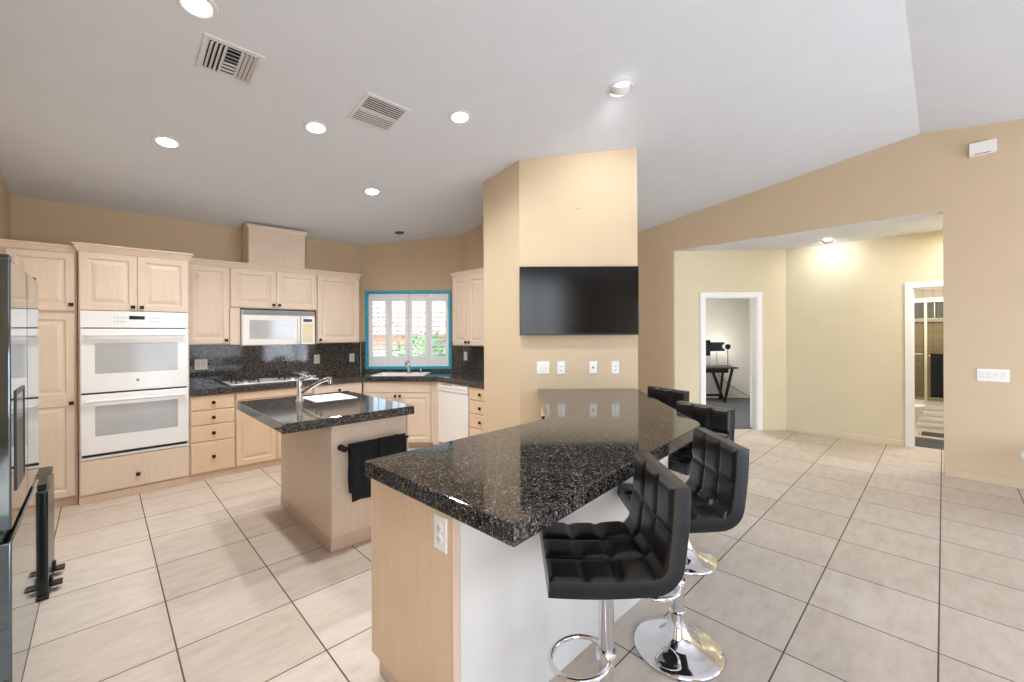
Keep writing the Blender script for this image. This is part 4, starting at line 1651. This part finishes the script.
def vent(label, x, y, w, d, kind, rz=0.0):
    t = thing('ceiling_vent', label, 'air vent', group='ceiling vents')
    on_ceiling(t, x, y)
    f_ = MB()
    hw, hd, m = w / 2, d / 2, 0.030
    f_.box(-hw, hw, -hd, -hd + m, -0.008, 0.002)
    f_.box(-hw, hw, hd - m, hd, -0.008, 0.002)
    f_.box(-hw, -hw + m, -hd + m, hd - m, -0.008, 0.002)
    f_.box(hw - m, hw, -hd + m, hd - m, -0.008, 0.002)
    f_.build('frame', VENT_WHITE, t, bevel=0.003)
    MB().box(-hw + m, hw - m, -hd + m, hd - m, -0.0015, 0.002).build('duct', VENT_DARK, t)
    s_ = MB()
    iw, idp = hw - m, hd - m
    if kind == 'three':
        third = 2 * iw / 3
        for side in (-1, 1):
            for k in range(4):
                xx = side * (iw - 0.012 - k * 0.022)
                a = side * radians(40)
                s_.obox((xx, 0, -0.010), (cos(a), 0, -sin(a)), (0, 1, 0), (sin(a), 0, cos(a)), 0.009, idp, 0.0012)
        for k in range(8):
            yy = -idp + 0.012 + (2 * idp - 0.024) * k / 7
            a = radians(0 if yy > 0 else -40)
            s_.obox((0, yy, -0.010), (1, 0, 0), (0, cos(a), -sin(a)), (0, sin(a), cos(a)), third * 0.42, 0.0085, 0.0012)
        s_.box(-third * 0.44 - 0.004, -third * 0.44, -idp, idp, -0.014, -0.001)
        s_.box(third * 0.44, third * 0.44 + 0.004, -idp, idp, -0.014, -0.001)
    else:
        for side in (-1, 1):
            for k in range(6):
                yy = side * (0.022 + (idp - 0.032) * k / 5)
                a = radians(-8 if side > 0 else -18)
                s_.obox((0, yy, -0.010), (1, 0, 0), (0, cos(a), -sin(a)), (0, sin(a), cos(a)), iw, 0.0075, 0.0012)
        s_.box(-iw, iw, -0.010, 0.010, -0.012, -0.001)
    s_.build('louvers', VENT_WHITE, t)
    return t


vent('white ceiling vent with three louvre sections, beside the light cut by the top edge', 0.56, 2.98, 0.30, 0.31, 'three')
vent('white ceiling vent with long parallel louvres, between the recessed lights', 1.488, 2.94, 0.345, 0.355, 'two')

# ------------------------------------------------------------------ round table at the right edge
t = thing('round_table', 'white round table edge at the far right by the tan wall', 'table', (5.23, -0.915, 0))
MB().lathe([(0.0, 0.395), (0.44, 0.395), (0.485, 0.405), (0.5, 0.425), (0.5, 0.445), (0.485, 0.465), (0.45, 0.470), (0.0, 0.470)], 56, cap=False).build('table_top', WHITE_PLASTIC, t)
MB().lathe([(0.24, 0.0), (0.24, 0.015), (0.06, 0.04), (0.045, 0.08), (0.045, 0.395)], 36).build('pedestal', WHITE_PLASTIC, t)

# ------------------------------------------------------------------ office beyond the hall
of = MB()
o1_, o2_, o3_, o4_ = rd(2.9, 6.0), rd(2.6, 9.6), rd(5.4, 9.6), rd(4.4, 6.3)
of.prism([rd(2.45, 6.28), rd(6.2, 6.28), rd(6.2, 9.6), rd(2.45, 9.6)], -0.1, -0.004)
struct(of.build('floor_office', CARPET, smooth=False))
wall('wall_office_back', rd(2.4, 9.3), rd(6.2, 9.3), PAINT_WHITE, thick=0.12, top=2.7)
wall('wall_office_left', rd(2.5, 6.36), rd(2.5, 9.4), PAINT_WHITE, thick=0.12, top=2.7)
wall('wall_office_right', rd(5.55, 9.4), rd(5.55, 6.45), PAINT_WHITE, thick=0.12, top=2.7)
oc = MB().prism([rd(2.45, 6.36), rd(6.3, 6.36), rd(6.3, 9.5), rd(2.45, 9.5)], 2.60, 2.655)
struct(oc.build('ceiling_office', CEIL, smooth=False))
ow = rd(3.5, 7.6)
area('office_ceiling_light', (ow[0], ow[1], 2.58), (0, 0, 0), 0.5, 0.5, 60, (1, 0.98, 0.95))
MB_f = MB().lathe([(0.17, 0.0), (0.17, -0.03), (0.15, -0.05), (0.0, -0.055)], 32, (0, 0, 0), cap=False)
o = MB_f.build('office_ceiling_lamp', LENS_DIM)
o.location = (ow[0], ow[1], 2.60)
tag(o, 'round white ceiling lamp in the office beyond the hall', 'ceiling light')

dp = rd(3.78, 8.86)
t = thing('desk', 'dark desk with crossed legs in the office through the hall door', 'desk', (dp[0], dp[1], 0), TVR)
MB().box(-0.85, 0.80, -0.33, 0.33, 0.705, 0.74).build('desk_top', plain('desk_laminate', (58, 60, 62), 0.5), t, bevel=0.004)
DESK_M = plain('black_steel', (24, 24, 25), 0.4, 0.3)
for x in (-0.70, 0.62):
    l1 = MB().bar((x - 0.10, -0.28, 0.705), (x + 0.10, 0.28, 0.01), 0.05, 0.03, up=(1, 0, 0))
    l1.build('leg', DESK_M, t)
    l1 = MB().bar((x + 0.13, -0.20, 0.705), (x - 0.06, -0.24, 0.01), 0.05, 0.03, up=(0, 1, 0))
    l1.build('leg', DESK_M, t)
    l1 = MB().bar((x - 0.10, 0.24, 0.705), (x + 0.13, 0.20, 0.01), 0.05, 0.03, up=(0, 1, 0))
    l1.build('leg', DESK_M, t)
MB().box(-0.72, 0.64, 0.05, 0.10, 0.10, 0.14).build('stretcher', DESK_M, t)
MB().box(-0.72, 0.64, -0.26, -0.22, 0.62, 0.70).build('apron', DESK_M, t)


def monitor(label, r_, d_, w, zlo, zhi, mat, yaw):
    p = rd(r_, d_)
    t = thing('monitor', label, 'monitor', (p[0], p[1], 0.741), yaw, 'monitors on the office desk')
    b = MB().box(-w / 2, w / 2, -0.02, 0.02, zlo - 0.741, zhi - 0.741).build('screen', mat, t, bevel=0.004)
    s_ = MB()
    s_.box(-0.13, 0.13, -0.06, 0.10, 0.0, 0.012)
    s_.box(-0.085, -0.065, 0.02, 0.035, 0.01, zlo - 0.741 + 0.10)
    s_.box(0.065, 0.085, 0.02, 0.035, 0.01, zlo - 0.741 + 0.10)
    s_.build('stand', CHROME, t)


monitor('nearer black monitor on the office desk, cut by the door jamb', 3.85, 8.72, 0.50, 0.965, 1.29, BLACK_PLASTIC, TVR)
monitor('dark green wide monitor on the office desk beside the lamp', 4.29, 8.95, 0.44, 1.05, 1.24, GREEN_SCREEN, TVR)
lp = rd(4.54, 8.86)
t = thing('desk_lamp', 'thin black desk lamp with round head glowing in the office', 'lamp', (lp[0], lp[1], 0.741), TVR)
MB().lathe([(0.07, 0), (0.07, 0.008), (0.012, 0.012)], 24).build('base', DESK_M, t)
MB().tube([(0, 0, 0.008), (0, 0, 0.36)], 0.007, 10).build('pole', DESK_M, t)
hd = MB().lathe([(0.055, 0.0), (0.055, 0.03), (0.03, 0.045), (0.0, 0.048)], 24, (0, 0.015, 0.405), axis='Y', cap=False)
hd.build('lamp_head', DESK_M, t)
hd = MB().lathe([(0.052, 0.0), (0.0, -0.004)], 24, (0, 0.017, 0.405), axis='Y', cap=False)
hd.build('bulb', LENS, t)
pd = bpy.data.lights.new('desk_lamp_light', 'POINT')
pd.energy = 2.4
pd.shadow_soft_size = 0.04
po = bpy.data.objects.new('desk_lamp_light', pd)
COL.objects.link(po)
po.parent = t
po.location = (0.0, 0.12, 0.405)
cb = MB()
cp = []
for k in range(13):
    u = k / 12
    q = rd(4.50 + 0.85 * u, 9.20 - 0.05 * sin(3 * u))
    cp.append((q[0], q[1], 0.52 * (1 - u) ** 2.0 + 0.012 + 0.03 * sin(pi * u) ** 2))
cb.tube(cp, 0.006, 8)
o = cb.build('power_cable', DESK_M)
tag(o, 'thin dark cable drooping from the office desk to the floor', 'cable')

# ------------------------------------------------------------------ bathroom beyond the second door
bf = MB().box(7.35, 8.03, -1.0, 1.2, -0.1, -0.002)
struct(bf.build('floor_bathroom', SLATE, smooth=False))
bf = MB().box(8.03, 9.5, -1.0, 1.2, -0.1, -0.001)
struct(bf.build('floor_bath_tile', BATH_FLOOR, smooth=False))
wall('wall_bath_back', (9.3, 1.2), (9.3, -1.1), BATH_TILE, thick=0.12, top=2.66, holes=[(0.72, 1.62, 1.62, 1.98)])
wall('wall_bath_left', (7.35, 0.62), (9.42, 0.62), PAINT_WHITE, thick=0.12, top=2.66)
wall('wall_bath_right', (9.42, -0.95), (7.35, -0.95), PAINT_WHITE, thick=0.12, top=2.66)
area('bath_ceiling_light', (8.0, -0.2, 2.58), (0, 0, 0), 0.4, 0.4, 24, (1, 0.97, 0.93))
o = MB().lathe([(0.14, 0.0), (0.14, -0.03), (0.12, -0.05), (0.0, -0.055)], 28, cap=False).build('bath_ceiling_lamp', LENS_DIM)
o.location = (8.0, -0.2, 2.655)
tag(o, 'round white ceiling lamp in the bathroom, above the door head', 'ceiling light')
t = thing('bathtub', 'white bathtub with ridged front behind the shower frame', 'bathtub', (8.52, -0.15, 0))
b = MB()
b.box(0.0, 0.06, -0.78, 0.75, 0.0, 0.42)
b.box(0.70, 0.77, -0.78, 0.75, 0.0, 0.42)
b.box(0.06, 0.70, -0.78, -0.70, 0.0, 0.42)
b.box(0.06, 0.70, 0.67, 0.75, 0.0, 0.42)
b.box(0.06, 0.70, -0.70, 0.67, 0.0, 0.10)
for k in range(4):
    b.box(-0.006, 0.0, -0.78, 0.75, 0.07 + 0.085 * k, 0.12 + 0.085 * k)
b.build('tub', PORCELAIN, t, bevel=0.006)
t = thing('shower_screen', 'pale metal framed sliding shower screen above the bathtub', 'shower screen', (8.56, -0.15, 0.421))
b = MB()
b.box(-0.02, 0.02, -0.77, 0.74, 0.0, 0.03)
b.box(-0.02, 0.02, -0.77, 0.74, 1.45, 1.50)
b.box(-0.02, 0.02, 0.71, 0.74, 0.03, 1.45)
b.box(-0.02, 0.02, 0.315, 0.345, 0.03, 1.45)
b.build('frame', GOLD, t, bevel=0.003)
MB().box(-0.004, 0.004, -0.74, 0.71, 0.03, 1.45).build('glass', GLASS_FROST, t, smooth=False)
MB().tube([(-0.06, -0.72, 0.682), (-0.06, 0.30, 0.682)], 0.010, 10).build('towel_rail', GOLD, t)
MB().tube([(-0.02, 0.36, 0.70), (-0.02, 0.70, 0.70)], 0.008, 10).build('handle_rail', GOLD, t)
b = MB()
NX = 14
tw = MB()
for (xx, zlow) in ((-0.085, 0.09), (-0.040, 0.14)):
    ring = []
    for k in range(NX + 1):
        u = k / NX
        y = -0.45 + 0.58 * u
        w_ = 0.006 * sin(u * 17)
        ring.append((xx + w_, y))
    v = []
    for (x_, y_) in ring:
        for z_ in (zlow, 0.70):
            v.append((x_ - 0.006, y_, z_))
            v.append((x_ + 0.006, y_, z_))
    f_ = []
    for k in range(NX):
        a = 4 * k
        f_ += [[a, a + 4, a + 6, a + 2], [a + 1, a + 3, a + 7, a + 5], [a, a + 1, a + 5, a + 4], [a + 2, a + 6, a + 7, a + 3]]
    f_ += [[0, 2, 3, 1], [4 * NX, 4 * NX + 1, 4 * NX + 3, 4 * NX + 2]]
    tw.add(v, f_)
tw.box(-0.090, -0.034, -0.45, 0.13, 0.692, 0.708)
o = tw.build('bath_towel', TOWEL)
o.location = (8.56, 0.0, 0.421)
tag(o, 'black towel hanging on the shower screen rail in the bathroom', 'towel')
t = thing('toilet', 'white toilet inside the bathroom door, half hidden by the casing', 'toilet', (8.18, 0.37, 0))
b = MB()
b.lathe([(0.13, 0.0), (0.125, 0.05), (0.10, 0.14), (0.12, 0.24), (0.165, 0.32), (0.18, 0.38), (0.175, 0.395)], 30)
b.build('bowl', PORCELAIN, t)
MB().lathe([(0.185, 0.397), (0.19, 0.405), (0.185, 0.425), (0.15, 0.432), (0.0, 0.434)], 30, cap=False).build('seat_lid', PORCELAIN, t)
MB().box(-0.20, 0.20, 0.09, 0.24, 0.36, 0.74).build('tank', PORCELAIN, t, bevel=0.015, seg=3)
o = MB().box(8.20, 8.47, -0.55, 0.22, 0.0, 0.012).build('bath_mat', BROWN_MAT, bevel=0.004)
tag(o, 'brown bath mat on the bathroom floor before the tub', 'mat')
# bathroom window with curtains
wb = bpy.data.objects.new('window_3', None)
COL.objects.link(wb)
struct(wb)
wb.location = (9.32, 0.03, 0)
f = MB()
f.box(-0.04, 0.06, -0.45, -0.41, 1.62, 1.98)
f.box(-0.04, 0.06, 0.41, 0.45, 1.62, 1.98)
f.box(-0.04, 0.06, -0.41, 0.41, 1.94, 1.98)
f.box(-0.05, 0.06, -0.45, 0.45, 1.60, 1.65)
struct(f.build('frame', TRIM, wb))
struct(MB().box(0.02, 0.025, -0.41, 0.41, 1.65, 1.94).build('glass', GLASS, wb, smooth=False))
for (ya, yb, lb) in ((-0.40, 0.06, 'grey curtain panel at the bathroom window, right of the screen post'), (0.07, 0.40, 'grey curtain panel at the bathroom window, left of the screen post')):
    v, f_ = [], []
    NK = 40
    for k in range(NK + 1):
        u = k / NK
        y = ya + (yb - ya) * u
        x = 0.012 * sin(u * 34 * (yb - ya) / 0.4)
        for z in (1.655, 1.965):
            v.append((x - 0.003, y, z))
            v.append((x + 0.003, y, z))
    for k in range(NK):
        a = 4 * k
        f_ += [[a, a + 4, a + 6, a + 2], [a + 1, a + 3, a + 7, a + 5], [a, a + 1, a + 5, a + 4], [a + 2, a + 6, a + 7, a + 3]]
    f_ += [[0, 2, 3, 1], [4 * NK, 4 * NK + 1, 4 * NK + 3, 4 * NK + 2]]
    o = MB().add(v, f_).build('window_curtain', CURTAIN)
    o.location = (9.27, 0.03, 0)
    tag(o, lb, 'curtain', 'curtain panels at the bathroom window')
